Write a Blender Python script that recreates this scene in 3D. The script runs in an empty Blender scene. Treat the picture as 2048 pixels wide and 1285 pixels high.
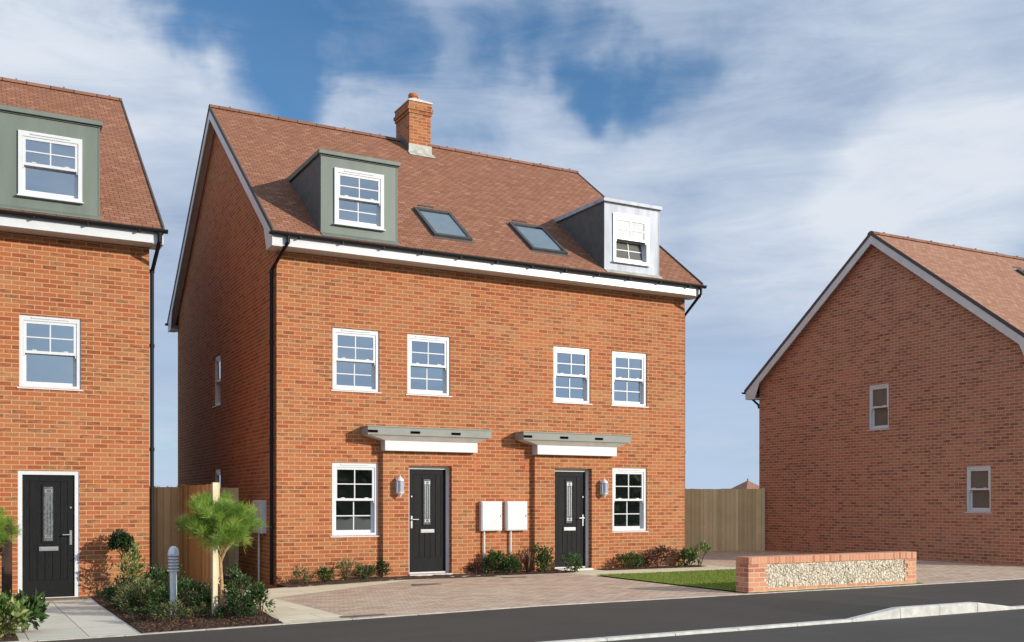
import bpy, math, random
from mathutils import Vector, Matrix
random.seed(7)
SC = bpy.context.scene
COL = SC.collection
R = math.radians

# ------------------------------------------------------------------ materials
class NT:
    """tiny node helper"""
    def __init__(s, tree):
        s.t = tree; s.n = tree.nodes; s.l = tree.links
    def node(s, typ, **kw):
        nd = s.n.new(typ)
        for k, v in kw.items(): setattr(nd, k, v)
        return nd
    def put(s, sock, v):
        if hasattr(v, 'is_output'): s.l.new(v, sock)
        elif isinstance(v, (tuple, list)):
            v = tuple(v)
            if len(sock.default_value) == 4 and len(v) == 3: v = v + (1,)
            sock.default_value = v
        else: sock.default_value = v
    def math(s, op, a, b=None, c=None, clamp=False):
        nd = s.node('ShaderNodeMath', operation=op); nd.use_clamp = clamp
        s.put(nd.inputs[0], a)
        if b is not None: s.put(nd.inputs[1], b)
        if c is not None: s.put(nd.inputs[2], c)
        return nd.outputs[0]
    def mix(s, f, a, b, blend='MIX'):
        nd = s.node('ShaderNodeMix', data_type='RGBA', blend_type=blend)
        s.put(nd.inputs[0], f); s.put(nd.inputs[6], a); s.put(nd.inputs[7], b)
        return nd.outputs[2]
    def noise(s, vec, scale, detail=3, rough=.5, w=None, dist=0):
        nd = s.node('ShaderNodeTexNoise')
        if vec is not None: s.l.new(vec, nd.inputs['Vector'])
        nd.inputs['Scale'].default_value = scale; nd.inputs['Detail'].default_value = detail
        nd.inputs['Roughness'].default_value = rough; nd.inputs['Distortion'].default_value = dist
        return nd.outputs[0]
    def mapr(s, v, a, b, c=0, d=1, smooth=False):
        nd = s.node('ShaderNodeMapRange'); nd.clamp = True
        if smooth: nd.interpolation_type = 'SMOOTHSTEP'
        s.put(nd.inputs[0], v)
        for i, q in enumerate((a, b, c, d)): nd.inputs[i+1].default_value = q
        return nd.outputs[0]
    def ramp(s, v, stops, const=False):
        nd = s.node('ShaderNodeValToRGB'); cr = nd.color_ramp
        if const: cr.interpolation = 'CONSTANT'
        while len(cr.elements) < len(stops): cr.elements.new(.5)
        for e, (p, c) in zip(cr.elements, stops):
            e.position = p; e.color = tuple(c) + (1,)
        s.put(nd.inputs[0], v)
        return nd.outputs[0]
    def bump(s, h, strength=.5, dist=.01):
        nd = s.node('ShaderNodeBump'); nd.inputs['Strength'].default_value = strength
        nd.inputs['Distance'].default_value = dist; s.l.new(h, nd.inputs['Height'])
        return nd.outputs[0]

def new_mat(name):
    m = bpy.data.materials.new(name); m.use_nodes = True
    nt = NT(m.node_tree)
    return m, nt, m.node_tree.nodes['Principled BSDF']

def plain(name, col, rough=.5, metal=0, var=.08, vscale=6, bump=0, bscale=60, spec=.5, streak=False):
    m, t, p = new_mat(name)
    g = t.node('ShaderNodeNewGeometry').outputs['Position']
    vec = g
    if streak:
        mp = t.node('ShaderNodeMapping'); t.l.new(g, mp.inputs[0]); mp.inputs['Scale'].default_value = (1, 1, .15); vec = mp.outputs[0]
    n = t.noise(vec, vscale, 4, .6)
    lo = tuple(c*(1-var*2) for c in col); hi = tuple(min(1, c*(1+var*2)) for c in col)
    t.put(p.inputs['Base Color'], t.ramp(n, [(.3, lo), (.7, hi)]))
    p.inputs['Roughness'].default_value = rough; p.inputs['Metallic'].default_value = metal
    p.inputs['Specular IOR Level'].default_value = spec
    if bump: t.put(p.inputs['Normal'], t.bump(t.noise(g, bscale, 4, .6), bump, .01))
    return m

def cells(name, bw, bh, gap, stops, gapcol, offset=.5, rough=.85, bump=.6, clump=.9, clumpamt=.25, tile=False, fine=.12, bdist=.008, gapy=None, stain=None, gapmix=1.0, spec=.3, blotch=0, dark=None):
    """bonded units (bricks, tiles, pavers) from the UV map, metres: every unit gets its own colour"""
    m, t, p = new_mat(name)
    uv = t.node('ShaderNodeUVMap').outputs[0]
    sp = t.node('ShaderNodeSeparateXYZ'); t.l.new(uv, sp.inputs[0])
    U, V = sp.outputs[0], sp.outputs[1]
    v = t.math('DIVIDE', V, bh); row = t.math('FLOOR', v); fv = t.math('FRACT', v)
    par = t.math('MULTIPLY', t.math('MODULO', t.math('ABSOLUTE', row), 2), offset)
    u = t.math('ADD', t.math('DIVIDE', U, bw), par); colm = t.math('FLOOR', u); fu = t.math('FRACT', u)
    cb = t.node('ShaderNodeCombineXYZ'); t.l.new(colm, cb.inputs[0]); t.l.new(row, cb.inputs[1])
    wn = t.node('ShaderNodeTexWhiteNoise', noise_dimensions='2D'); t.l.new(cb.outputs[0], wn.inputs[0])
    cl = t.noise(uv, clump, 3, .6)
    sel = t.math('ADD', wn.outputs[0], t.math('MULTIPLY', t.math('SUBTRACT', cl, .5), clumpamt*2), clamp=True)
    col = t.ramp(sel, stops, const=False)
    fn = t.noise(uv, 45, 3, .6)
    col = t.mix(1, col, t.ramp(fn, [(.25, (1-fine*2,)*3), (.75, (1+fine,)*3)]), 'MULTIPLY')
    if blotch:   # burnt streaks along some units, gathered in patches; soft tone drift over the whole wall
        mp = t.node('ShaderNodeMapping'); t.l.new(uv, mp.inputs[0]); mp.inputs['Scale'].default_value = (7, 26, 1)
        st = t.mapr(t.noise(mp.outputs[0], 1, 3, .6), .44, .62)
        wn2 = t.node('ShaderNodeTexWhiteNoise', noise_dimensions='3D'); cb2 = t.node('ShaderNodeCombineXYZ'); t.l.new(colm, cb2.inputs[0]); t.l.new(row, cb2.inputs[1]); cb2.inputs[2].default_value = 7.3; t.l.new(cb2.outputs[0], wn2.inputs[0])
        mp3 = t.node('ShaderNodeMapping'); t.l.new(uv, mp3.inputs[0]); mp3.inputs['Scale'].default_value = (.45, 1.1, 1)
        pt = t.mapr(t.noise(mp3.outputs[0], 1.3, 4, .62), .40, .66, .06, .65)
        bm = t.math('MULTIPLY', st, t.math('LESS_THAN', wn2.outputs[0], pt))
        khk = t.mix(t.math('MULTIPLY', t.mapr(pt, .30, .70, 0, .8), wn2.outputs[0]), col, tuple(.5*a+.5*b for a, b in zip(stops[-1][1], (.42, .27, .12))))
        col = t.mix(t.math('MULTIPLY', bm, blotch), khk, dark)
        col = t.mix(1, col, t.ramp(t.noise(uv, .35, 4, .6), [(.3, (.88,.86,.85)), (.7, (1.07,1.06,1.05))]), 'MULTIPLY')
    # joint mask: distance to the unit's edges
    gy = gap if gapy is None else gapy
    du = t.math('MULTIPLY', t.math('SUBTRACT', .5, t.math('ABSOLUTE', t.math('SUBTRACT', fu, .5))), bw)
    dv = t.math('MULTIPLY', t.math('SUBTRACT', .5, t.math('ABSOLUTE', t.math('SUBTRACT', fv, .5))), bh)
    mu = t.mapr(du, gap*.5, gap*.5+.003, 1, 0); mv = t.mapr(dv, gy*.5, gy*.5+.003, 1, 0)
    msk = t.math('MAXIMUM', mu, mv)
    gc = t.mix(t.noise(uv, 3, 3), tuple(c*.85 for c in gapcol), gapcol)
    out = t.mix(t.math('MULTIPLY', msk, gapmix), col, gc)
    if stain:
        out = t.mix(t.mapr(t.noise(uv, stain[0], 4, .6), .5, .75, 0, stain[2]), out, stain[1])
    t.put(p.inputs['Base Color'], out)
    p.inputs['Roughness'].default_value = rough; p.inputs['Specular IOR Level'].default_value = spec
    h = t.math('MULTIPLY_ADD', msk, -1, 1)
    if tile:  # each course steps out over the one below
        h = t.math('ADD', t.math('MULTIPLY', t.math('SUBTRACT', 1, fv), 1.2), t.math('MULTIPLY', wn.outputs[0], .5))
        h = t.math('ADD', h, t.math('MULTIPLY', mu, -.5))
    else:
        h = t.math('ADD', h, t.math('MULTIPLY', fn, .4))
    t.put(p.inputs['Normal'], t.bump(h, bump, bdist))
    return m

M = {}
BR = [(0, (.33,.085,.034)), (.15, (.385,.110,.042)), (.4, (.425,.134,.050)), (.6, (.445,.151,.058)), (.8, (.435,.170,.068)), (1, (.38,.165,.072))]
M['brick'] = cells('orange_brick', .225, .075, .011, BR, (.57,.325,.165), clump=.55, clumpamt=.22, bump=.4, blotch=.68, dark=(.105,.062,.034))
BR2 = [(0, (.32,.115,.07)), (.15, (.41,.15,.09)), (.4, (.48,.19,.11)), (.7, (.51,.22,.125)), (1, (.43,.20,.12))]
M['brick2'] = cells('red_brown_brick', .225, .075, .011, BR2, (.60,.40,.27), clump=.55, clumpamt=.2, bump=.4, blotch=.75, dark=(.12,.065,.045))
BR3 = [(0, (.50,.17,.09)), (.3, (.60,.24,.13)), (.7, (.70,.34,.19)), (1, (.6,.31,.18))]
M['brick_wall'] = cells('garden_wall_brick', .225, .075, .012, BR3, (.70,.52,.38), clump=2, clumpamt=.1)
M['brick_edge'] = cells('brick_on_edge', .075, .4, .010, BR3, (.66,.48,.36), clump=2, clumpamt=.1, offset=0)
TI = [(0, (.25,.108,.064)), (.3, (.28,.123,.073)), (.6, (.30,.135,.080)), (.92, (.33,.152,.091)), (1, (.38,.19,.12))]
M['tile'] = cells('clay_tile', .165, .10, .006, TI, (.10,.05,.033), rough=.85, bump=1, tile=True, bdist=.03, clump=2.5, clumpamt=.04, gapy=.014, gapmix=.75)
TI2 = [(0, (.32,.155,.095)), (.5, (.37,.185,.115)), (1, (.43,.235,.155))]
M['tile2'] = cells('orange_clay_tile', .165, .10, .006, TI2, (.18,.08,.05), rough=.8, bump=.6, tile=True, bdist=.02, clump=.7, clumpamt=.1, gapy=.004, gapmix=.6)
M['ridge'] = cells('ridge_tile', .45, 2, .02, [(0, (.22,.105,.065)), (1, (.31,.15,.095))], (.08,.05,.04), offset=0, rough=.8)
PV = [(0, (.50,.36,.26)), (.3, (.60,.43,.31)), (.6, (.66,.475,.345)), (.85, (.72,.55,.40)), (1, (.66,.53,.40))]
M['paver'] = cells('block_paving', .21, .105, .010, PV, (.30,.235,.17), rough=.9, bump=.7, clump=.6, clumpamt=.2, stain=(.5, (.74,.62,.44), .3), gapmix=.9)
M['slab'] = cells('buff_slab', .9, .6, .008, [(0, (.74,.64,.43)), (.5, (.80,.70,.48)), (1, (.84,.75,.55))], (.5,.42,.3), rough=.9, bump=.3, clump=.8, clumpamt=.2, fine=.08, stain=(1.2, (.45,.32,.2), .35))
M['slab_grey'] = cells('grey_slab', .62, .9, .010, [(0, (.64,.61,.50)), (.5, (.69,.66,.55)), (1, (.74,.71,.60))], (.34,.30,.24), offset=0, rough=.9, bump=.3, clump=.8, clumpamt=.2, fine=.07, stain=(1.6, (.40,.34,.26), .3))
M['upvc'] = plain('white_upvc', (.66,.67,.675), .3, var=.02)
M['upvc_warm'] = plain('white_board', (.66,.65,.63), .4, var=.04, vscale=3)
M['shadow_black'] = plain('shadow_strip_black', (.004,.004,.004), 1, spec=0)
M['black'] = plain('black_plastic', (.010,.010,.011), .55, spec=.25)
M['lead'] = plain('grey_green_lead', (.150,.180,.148), .55, metal=0, var=.07, vscale=3, streak=True, bump=.15, bscale=8)
M['lead_dark'] = plain('dark_lead', (.10,.105,.10), .6, var=.1)
M['silver'] = plain('bright_metal_sheet', (.43,.465,.52), .55, metal=0, var=.13, vscale=5, streak=True, bump=.25, bscale=6)
M['apron'] = plain('pale_lead_apron', (.42,.42,.36), .6, var=.16, vscale=6)
M['canopy'] = plain('canopy_lead', (.26,.27,.235), .7, var=.04, vscale=4)
M['chrome'] = plain('brushed_steel', (.75,.75,.73), .28, metal=.9, var=.03)
M['terracotta'] = plain('terracotta', (.50,.15,.05), .8, var=.1)
M['room'] = plain('room_paint', (.42,.41,.36), .9, var=.1, vscale=2)
M['concrete'] = plain('kerb_concrete', (.60,.585,.53), .9, var=.10, vscale=8, bump=.2)
M['edging'] = plain('edging_concrete', (.50,.45,.38), .9, var=.12, vscale=8, bump=.2)
M['mortar'] = plain('cement', (.62,.60,.55), .9, var=.08)
M['galv'] = plain('galvanised_steel', (.78,.80,.84), .35, metal=.25, var=.06, vscale=20)
M['stake'] = plain('pale_timber', (.74,.62,.40), .8, var=.14, vscale=14, streak=True, bump=.2)
M['stake_dark'] = plain('dark_timber', (.05,.025,.014), .85, var=.2, vscale=14, streak=True)
M['bark'] = plain('tan_bark', (.42,.27,.14), .9, var=.2, vscale=20, bump=.5)
M['bark_dark'] = plain('brown_bark', (.09,.05,.03), .9, var=.2, vscale=20, bump=.5)
M['grating'] = plain('iron_grating', (.10,.09,.08), .7, var=.2)
M['doormat'] = plain('coir', (.24,.14,.07), .95, var=.15, vscale=30, bump=.5, bscale=200)
M['lampglass'] = plain('frosted_lamp_glass', (.34,.38,.48), .25, var=.05, vscale=12)

def door_mat():
    m, t, p = new_mat('dark_grey_woodgrain')
    g = t.node('ShaderNodeNewGeometry').outputs['Position']
    mp = t.node('ShaderNodeMapping'); t.l.new(g, mp.inputs[0]); mp.inputs['Scale'].default_value = (14, 14, 1.2)
    n = t.noise(mp.outputs[0], 6, 5, .6)
    t.put(p.inputs['Base Color'], t.ramp(n, [(.3, (.006,.0065,.007)), (.7, (.016,.0165,.017))]))
    p.inputs['Roughness'].default_value = .6; p.inputs['Specular IOR Level'].default_value = .15
    t.put(p.inputs['Normal'], t.bump(n, .3, .004))
    return m
M['door'] = door_mat()

def fence_mat(name, lo, hi):
    m, t, p = new_mat(name)
    uv = t.node('ShaderNodeUVMap').outputs[0]
    sp = t.node('ShaderNodeSeparateXYZ'); t.l.new(uv, sp.inputs[0])
    k = t.math('FLOOR', t.math('DIVIDE', sp.outputs[0], .135))
    wn = t.node('ShaderNodeTexWhiteNoise', noise_dimensions='1D'); t.l.new(k, wn.inputs[1])
    mp = t.node('ShaderNodeMapping'); t.l.new(uv, mp.inputs[0]); mp.inputs['Scale'].default_value = (14, .8, 1)
    n = t.noise(mp.outputs[0], 3, 5, .65)
    n2 = t.noise(uv, 2.2, 3, .6)
    f = t.math('ADD', t.math('MULTIPLY', wn.outputs[0], .45), t.math('MULTIPLY', t.math('ADD', n, n2), .32), clamp=True)
    kn = t.mapr(t.noise(uv, 5, 3, .7), .66, .74, 0, .5)        # knots and weather marks
    edge = t.mapr(t.math('FRACT', t.math('DIVIDE', sp.outputs[0], .135)), 0, .09, .75, 0)
    cc = t.mix(kn, t.ramp(f, [(.15, lo), (.85, hi)]), tuple(q*.35 for q in lo))
    t.put(p.inputs['Base Color'], t.mix(edge, cc, tuple(q*.25 for q in lo)))
    p.inputs['Roughness'].default_value = .9; p.inputs['Specular IOR Level'].default_value = .2
    t.put(p.inputs['Normal'], t.bump(n, .4, .006))
    return m
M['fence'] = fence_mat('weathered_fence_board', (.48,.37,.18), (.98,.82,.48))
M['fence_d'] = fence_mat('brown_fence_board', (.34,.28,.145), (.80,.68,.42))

def glass_mat(name, refl=.4, tint=(.35,.38,.38), rc=(.92,.96,1)):
    m = bpy.data.materials.new(name); m.use_nodes = True
    t = NT(m.node_tree); m.node_tree.nodes.clear()
    out = t.node('ShaderNodeOutputMaterial')
    tr = t.node('ShaderNodeBsdfTransparent'); tr.inputs[0].default_value = tint + (1,)
    gl = t.node('ShaderNodeBsdfGlossy'); gl.inputs[0].default_value = rc + (1,); gl.inputs['Roughness'].default_value = .02
    g = t.node('ShaderNodeNewGeometry').outputs['Position']
    t.put(gl.inputs['Normal'], t.bump(t.noise(g, 1.6, 2, .4), .10, .02))
    fr = t.node('ShaderNodeFresnel'); fr.inputs[0].default_value = 1.5
    f = t.math('ADD', fr.outputs[0], refl, clamp=True)
    mx = t.node('ShaderNodeMixShader'); t.l.new(f, mx.inputs[0]); t.l.new(tr.outputs[0], mx.inputs[1]); t.l.new(gl.outputs[0], mx.inputs[2])
    t.l.new(mx.outputs[0], out.inputs[0])
    return m
M['glass'] = glass_mat('window_glass', .42, (.6,.62,.6), (.88,.96,1))
M['skyglass'] = glass_mat('rooflight_glass', .16, (.86,.9,.87))
M['leadglass'] = glass_mat('obscured_glass', .10, (.25,.25,.25))

def leaf_mat(name, stops, rough=.5, trans=.25, soft=False):
    m, t, p = new_mat(name)
    at = t.node('ShaderNodeAttribute'); at.attribute_name = 'rnd'
    c = t.ramp(at.outputs['Fac'], stops)
    t.put(p.inputs['Base Color'], c); p.inputs['Roughness'].default_value = rough
    p.inputs['Specular IOR Level'].default_value = .35
    out = m.node_tree.nodes['Material Output']
    tl = t.node('ShaderNodeBsdfTranslucent'); t.l.new(c, tl.inputs[0])
    mx = t.node('ShaderNodeMixShader'); mx.inputs[0].default_value = trans
    t.l.new(p.outputs[0], mx.inputs[1]); t.l.new(tl.outputs[0], mx.inputs[2]); t.l.new(mx.outputs[0], out.inputs[0])
    return m
M['leaf'] = leaf_mat('green_leaf', [(0, (.025,.055,.015)), (.5, (.06,.12,.03)), (.85, (.12,.19,.05)), (1, (.24,.30,.10))])
M['leaf_lime'] = leaf_mat('variegated_leaf', [(0, (.05,.10,.02)), (.4, (.14,.22,.05)), (.75, (.36,.42,.14)), (1, (.60,.58,.34))])
M['leaf_dark'] = leaf_mat('dark_leaf', [(0, (.015,.035,.012)), (.6, (.035,.075,.022)), (1, (.10,.15,.05))])
M['leaf_red'] = leaf_mat('bronze_leaf', [(0, (.04,.02,.018)), (.5, (.12,.05,.04)), (.8, (.16,.10,.05)), (1, (.36,.18,.14))])
M['needle'] = leaf_mat('pine_needle', [(0, (.10,.18,.03)), (.5, (.27,.44,.07)), (.85, (.45,.60,.12)), (1, (.60,.66,.22))], trans=.45)
M['grassblade'] = leaf_mat('lawn_blade', [(0, (.12,.18,.02)), (.6, (.24,.32,.04)), (1, (.40,.43,.09))], trans=.3)
M['olive'] = leaf_mat('olive_leaf', [(0, (.05,.065,.02)), (.5, (.13,.15,.05)), (.85, (.24,.25,.10)), (1, (.45,.40,.24))])
M['chips'] = leaf_mat('bark_chips', [(0, (.03,.016,.01)), (.6, (.10,.05,.028)), (1, (.24,.14,.08))], rough=.9, trans=0)
M['hedge'] = leaf_mat('hedge_leaf', [(0, (.09,.11,.06)), (.6, (.20,.22,.12)), (1, (.36,.34,.22))])

def asphalt(name, a, b):
    m, t, p = new_mat(name)
    g = t.node('ShaderNodeNewGeometry').outputs['Position']
    n1 = t.noise(g, 75, 4, .8); n2 = t.noise(g, .7, 4, .6)
    mp = t.node('ShaderNodeMapping'); t.l.new(g, mp.inputs[0]); mp.inputs['Scale'].default_value = (.25, 3, 1)
    n3 = t.noise(mp.outputs[0], 1.2, 4, .6)
    f = t.math('ADD', t.math('MULTIPLY', n1, .60), t.math('MULTIPLY', t.math('ADD', n2, n3), .22), clamp=True)
    t.put(p.inputs['Base Color'], t.ramp(f, [(.3, a), (.72, b)]))
    p.inputs['Roughness'].default_value = .85; p.inputs['Specular IOR Level'].default_value = .25
    t.put(p.inputs['Normal'], t.bump(n1, .35, .004))
    return m
M['asphalt'] = asphalt('pavement_asphalt', (.046,.041,.034), (.098,.089,.074))
M['road'] = asphalt('road_asphalt', (.050,.046,.040), (.110,.101,.087))

def soil():
    m, t, p = new_mat('bark_mulch')
    g = t.node('ShaderNodeNewGeometry').outputs['Position']
    n = t.noise(g, 38, 5, .7)
    t.put(p.inputs['Base Color'], t.ramp(n, [(.3, (.028,.015,.010)), (.55, (.075,.040,.024)), (.75, (.17,.10,.06))]))
    p.inputs['Roughness'].default_value = .95
    t.put(p.inputs['Normal'], t.bump(n, 1, .03)); return m
M['soil'] = soil()
def grass_ground(name, a, b):
    m, t, p = new_mat(name)
    g = t.node('ShaderNodeNewGeometry').outputs['Position']
    n = t.math('ADD', t.math('MULTIPLY', t.noise(g, 60, 4, .7), .6), t.math('MULTIPLY', t.noise(g, 1.5, 4, .6), .4))
    t.put(p.inputs['Base Color'], t.ramp(n, [(.3, a), (.7, b)])); p.inputs['Roughness'].default_value = .95
    t.put(p.inputs['Normal'], t.bump(n, .8, .03)); return m
M['grass'] = grass_ground('lawn_turf', (.13,.20,.02), (.25,.33,.05))
M['field'] = grass_ground('rough_field', (.06,.08,.03), (.14,.15,.06))

def flint():
    m, t, p = new_mat('flint_panel')
    uv = t.node('ShaderNodeUVMap').outputs[0]
    mp = t.node('ShaderNodeMapping'); t.l.new(uv, mp.inputs[0]); mp.inputs['Scale'].default_value = (1, .62, 1)
    n = t.noise(mp.outputs[0], 9, 2)
    vv = t.node('ShaderNodeVectorMath', operation='MULTIPLY_ADD'); t.l.new(mp.outputs[0], vv.inputs[0]); vv.inputs[1].default_value = (1, 1, 1)
    vor = t.node('ShaderNodeTexVoronoi', feature='F1'); t.l.new(mp.outputs[0], vor.inputs[0]); vor.inputs['Scale'].default_value = 17
    ve = t.node('ShaderNodeTexVoronoi', feature='DISTANCE_TO_EDGE'); t.l.new(mp.outputs[0], ve.inputs[0]); ve.inputs['Scale'].default_value = 17
    sp = t.node('ShaderNodeSeparateColor'); t.l.new(vor.outputs['Color'], sp.inputs[0])
    c = t.ramp(sp.outputs[0], [(0, (.25,.2,.15)), (.09, (.4,.33,.24)), (.2, (.58,.50,.37)), (.6, (.64,.57,.43)), (1, (.72,.66,.54))])
    c = t.mix(t.mapr(t.noise(uv, 55, 3, .7), .62, .72, 0, .6), c, (.16,.13,.10))
    e = t.mapr(ve.outputs['Distance'], .03, .12, 1, 0)
    t.put(p.inputs['Base Color'], t.mix(t.math('MULTIPLY', e, .9), c, (.64,.55,.40)))
    p.inputs['Roughness'].default_value = .7
    h = t.math('MULTIPLY_ADD', e, -1, 1)
    t.put(p.inputs['Normal'], t.bump(h, 1, .03))
    return m
M['flint'] = flint()

# ------------------------------------------------------------------ mesh builder
class MB:
    def __init__(s): s.v = []; s.f = []; s.r = []
    def quad(s, *pts):
        b = len(s.v); s.v += [tuple(p) for p in pts]; s.f.append(tuple(range(b, b+len(pts)))); return s
    def box(s, x0, x1, y0, y1, z0, z1):
        b = len(s.v)
        s.v += [(x, y, z) for z in (z0, z1) for y in (y0, y1) for x in (x0, x1)]
        for q in ((0,2,3,1), (4,5,7,6), (0,1,5,4), (2,6,7,3), (0,4,6,2), (1,3,7,5)): s.f.append(tuple(b+i for i in q))
        return s
    def prism(s, prof, a0, a1, axis='x'):
        """profile swept along an axis; prof = [(y,z)] for x, [(x,z)] for y, [(x,y)] for z; counter-clockwise or not, both work"""
        n = len(prof); b = len(s.v)
        def P(q, a): return {'x': (a, q[0], q[1]), 'y': (q[0], a, q[1]), 'z': (q[0], q[1], a)}[axis]
        s.v += [P(q, a0) for q in prof] + [P(q, a1) for q in prof]
        s.f.append(tuple(b+i for i in range(n))[::-1]); s.f.append(tuple(b+n+i for i in range(n)))
        for i in range(n): j = (i+1) % n; s.f.append((b+i, b+j, b+n+j, b+n+i))
        return s
    def tube(s, pts, rad, n=8, cap=True):
        pts = [Vector(p) for p in pts]; b = len(s.v); m = len(pts)
        rr = rad if isinstance(rad, (list, tuple)) else [rad]*m
        prev = None
        for i, p in enumerate(pts):
            d = (pts[min(i+1, m-1)] - pts[max(i-1, 0)]).normalized()
            ref = prev if prev is not None else (Vector((1, 0, 0)) if abs(d.x) < .8 else Vector((0, 1, 0)))
            a = (ref - d*ref.dot(d)).normalized(); prev = a; c = d.cross(a)
            for k in range(n):
                t = 2*math.pi*k/n; s.v.append(tuple(p + (a*math.cos(t) + c*math.sin(t))*rr[i]))
        for i in range(m-1):
            for k in range(n):
                k2 = (k+1) % n; s.f.append((b+i*n+k, b+i*n+k2, b+(i+1)*n+k2, b+(i+1)*n+k))
        if cap:
            s.f.append(tuple(b+k for k in range(n))[::-1]); s.f.append(tuple(b+(m-1)*n+k for k in range(n)))
        return s
    def lathe(s, prof, cx=0, cy=0, n=16):
        """[(r,z)] around a vertical axis"""
        b = len(s.v); m = len(prof)
        for r, z in prof:
            for k in range(n): t = 2*math.pi*k/n; s.v.append((cx+r*math.cos(t), cy+r*math.sin(t), z))
        for i in range(m-1):
            for k in range(n):
                k2 = (k+1) % n; s.f.append((b+i*n+k, b+i*n+k2, b+(i+1)*n+k2, b+(i+1)*n+k))
        s.f.append(tuple(b+k for k in range(n))[::-1]); s.f.append(tuple(b+(m-1)*n+k for k in range(n)))
        return s
    def leaf(s, c, d, w, l, nrm, rnd):
        """one bent leaf: two triangles pairs"""
        d = d.normalized(); side = d.cross(nrm)
        if side.length < 1e-4: side = d.cross(Vector((.3, .5, .8)))
        side = side.normalized()*w*.5; b = len(s.v)
        up = side.cross(d).normalized()*w*.25
        s.v += [tuple(c), tuple(c+d*l*.45+side+up), tuple(c+d*l), tuple(c+d*l*.45-side+up)]
        s.f.append((b, b+1, b+2)); s.f.append((b, b+2, b+3)); s.r += [rnd, rnd]
        return s
    def build(s, name, mat, parent=None, smooth=False, M4=None, bevel=0, uv=True):
        me = bpy.data.meshes.new(name)
        v = s.v
        if M4 is not None: v = [tuple(M4 @ Vector(p)) for p in v]
        me.from_pydata(v, [], s.f)
        me.validate()
        me.materials.append(mat)
        if s.r and len(s.r) == len(me.polygons):
            at = me.attributes.new('rnd', 'FLOAT', 'FACE'); at.data.foreach_set('value', s.r)
        elif uv:
            ul = me.uv_layers.new(name='UVMap'); Z = Vector((0, 0, 1))
            import numpy as np
            buf = np.zeros(len(me.loops)*2)
            for p in me.polygons:
                n = p.normal
                if abs(n.z) > .995: a, c = Vector((1, 0, 0)), Vector((0, 1, 0))
                else:
                    a = Z.cross(n).normalized(); c = n.cross(a)
                    if abs(n.z) < .01: c = Z
                for li in p.loop_indices:
                    q = Vector(v[me.loops[li].vertex_index]) if False else me.vertices[me.loops[li].vertex_index].co
                    buf[li*2] = q.dot(a); buf[li*2+1] = q.dot(c)
            ul.data.foreach_set('uv', buf)
        if smooth: me.shade_smooth() if hasattr(me, 'shade_smooth') else [setattr(p, 'use_smooth', True) for p in me.polygons]
        o = bpy.data.objects.new(name, me); COL.objects.link(o)
        if parent: o.parent = parent
        if bevel:
            b = o.modifiers.new('bevel', 'BEVEL'); b.width = bevel; b.segments = 2; b.limit_method = 'ANGLE'
        return o

def thing(name, label, cat, loc=(0, 0, 0), rz=0, group=None):
    o = bpy.data.objects.new(name, None); COL.objects.link(o); o.empty_display_size = .2
    o.location = loc; o.rotation_euler = (0, 0, rz); o['label'] = label; o['category'] = cat
    if group: o['group'] = group
    return o
def tag(o, label, cat, group=None):
    o['label'] = label; o['category'] = cat
    if group: o['group'] = group
    return o
def struct(o): o['kind'] = 'structure'; return o
def relabel(o, label): o['label'] = label; return o
def dup(root, loc, label, rz=None):
    r = root.copy(); COL.objects.link(r); r.location = loc; r['label'] = label
    if rz is not None: r.rotation_euler = (0, 0, rz)
    for ch in list(root.children):
        c = ch.copy(); COL.objects.link(c); c.parent = r
        for g in ch.children:
            d = g.copy(); COL.objects.link(d); d.parent = c
    return r

# ------------------------------------------------------------------ house pieces
def wall_panel(mb, x0, x1, z0, z1, ops, y, depth=.10, M4=None):
    """a wall in the plane y with real openings and their reveals"""
    T = (lambda p: tuple(M4 @ Vector(p))) if M4 is not None else (lambda p: p)
    xs = sorted({x0, x1, *[o[0] for o in ops], *[o[1] for o in ops]}); zs = sorted({z0, z1, *[o[2] for o in ops], *[o[3] for o in ops]})
    xs = [x for x in xs if x0 <= x <= x1]; zs = [z for z in zs if z0 <= z <= z1]
    for a, b in zip(xs, xs[1:]):
        for c, d in zip(zs, zs[1:]):
            mx, mz = (a+b)/2, (c+d)/2
            if any(o[0] < mx < o[1] and o[2] < mz < o[3] for o in ops): continue
            mb.quad(T((a, y, c)), T((b, y, c)), T((b, y, d)), T((a, y, d)))
    for a, b, c, d in ops:
        e = y+depth
        mb.quad(T((a, y, c)), T((a, y, d)), T((a, e, d)), T((a, e, c)))
        mb.quad(T((b, y, c)), T((b, e, c)), T((b, e, d)), T((b, y, d)))
        mb.quad(T((a, y, d)), T((b, y, d)), T((b, e, d)), T((a, e, d)))
        mb.quad(T((a, y, c)), T((a, e, c)), T((b, e, c)), T((b, y, c)))

def ring(mb, x0, x1, z0, z1, y0, y1, l, r, t, b):
    """rectangular frame of four butted members"""
    mb.box(x0, x0+l, y0, y1, z0, z1); mb.box(x1-r, x1, y0, y1, z0, z1)
    mb.box(x0+l, x1-r, y0, y1, z1-t, z1); mb.box(x0+l, x1-r, y0, y1, z0, z0+b)

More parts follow.
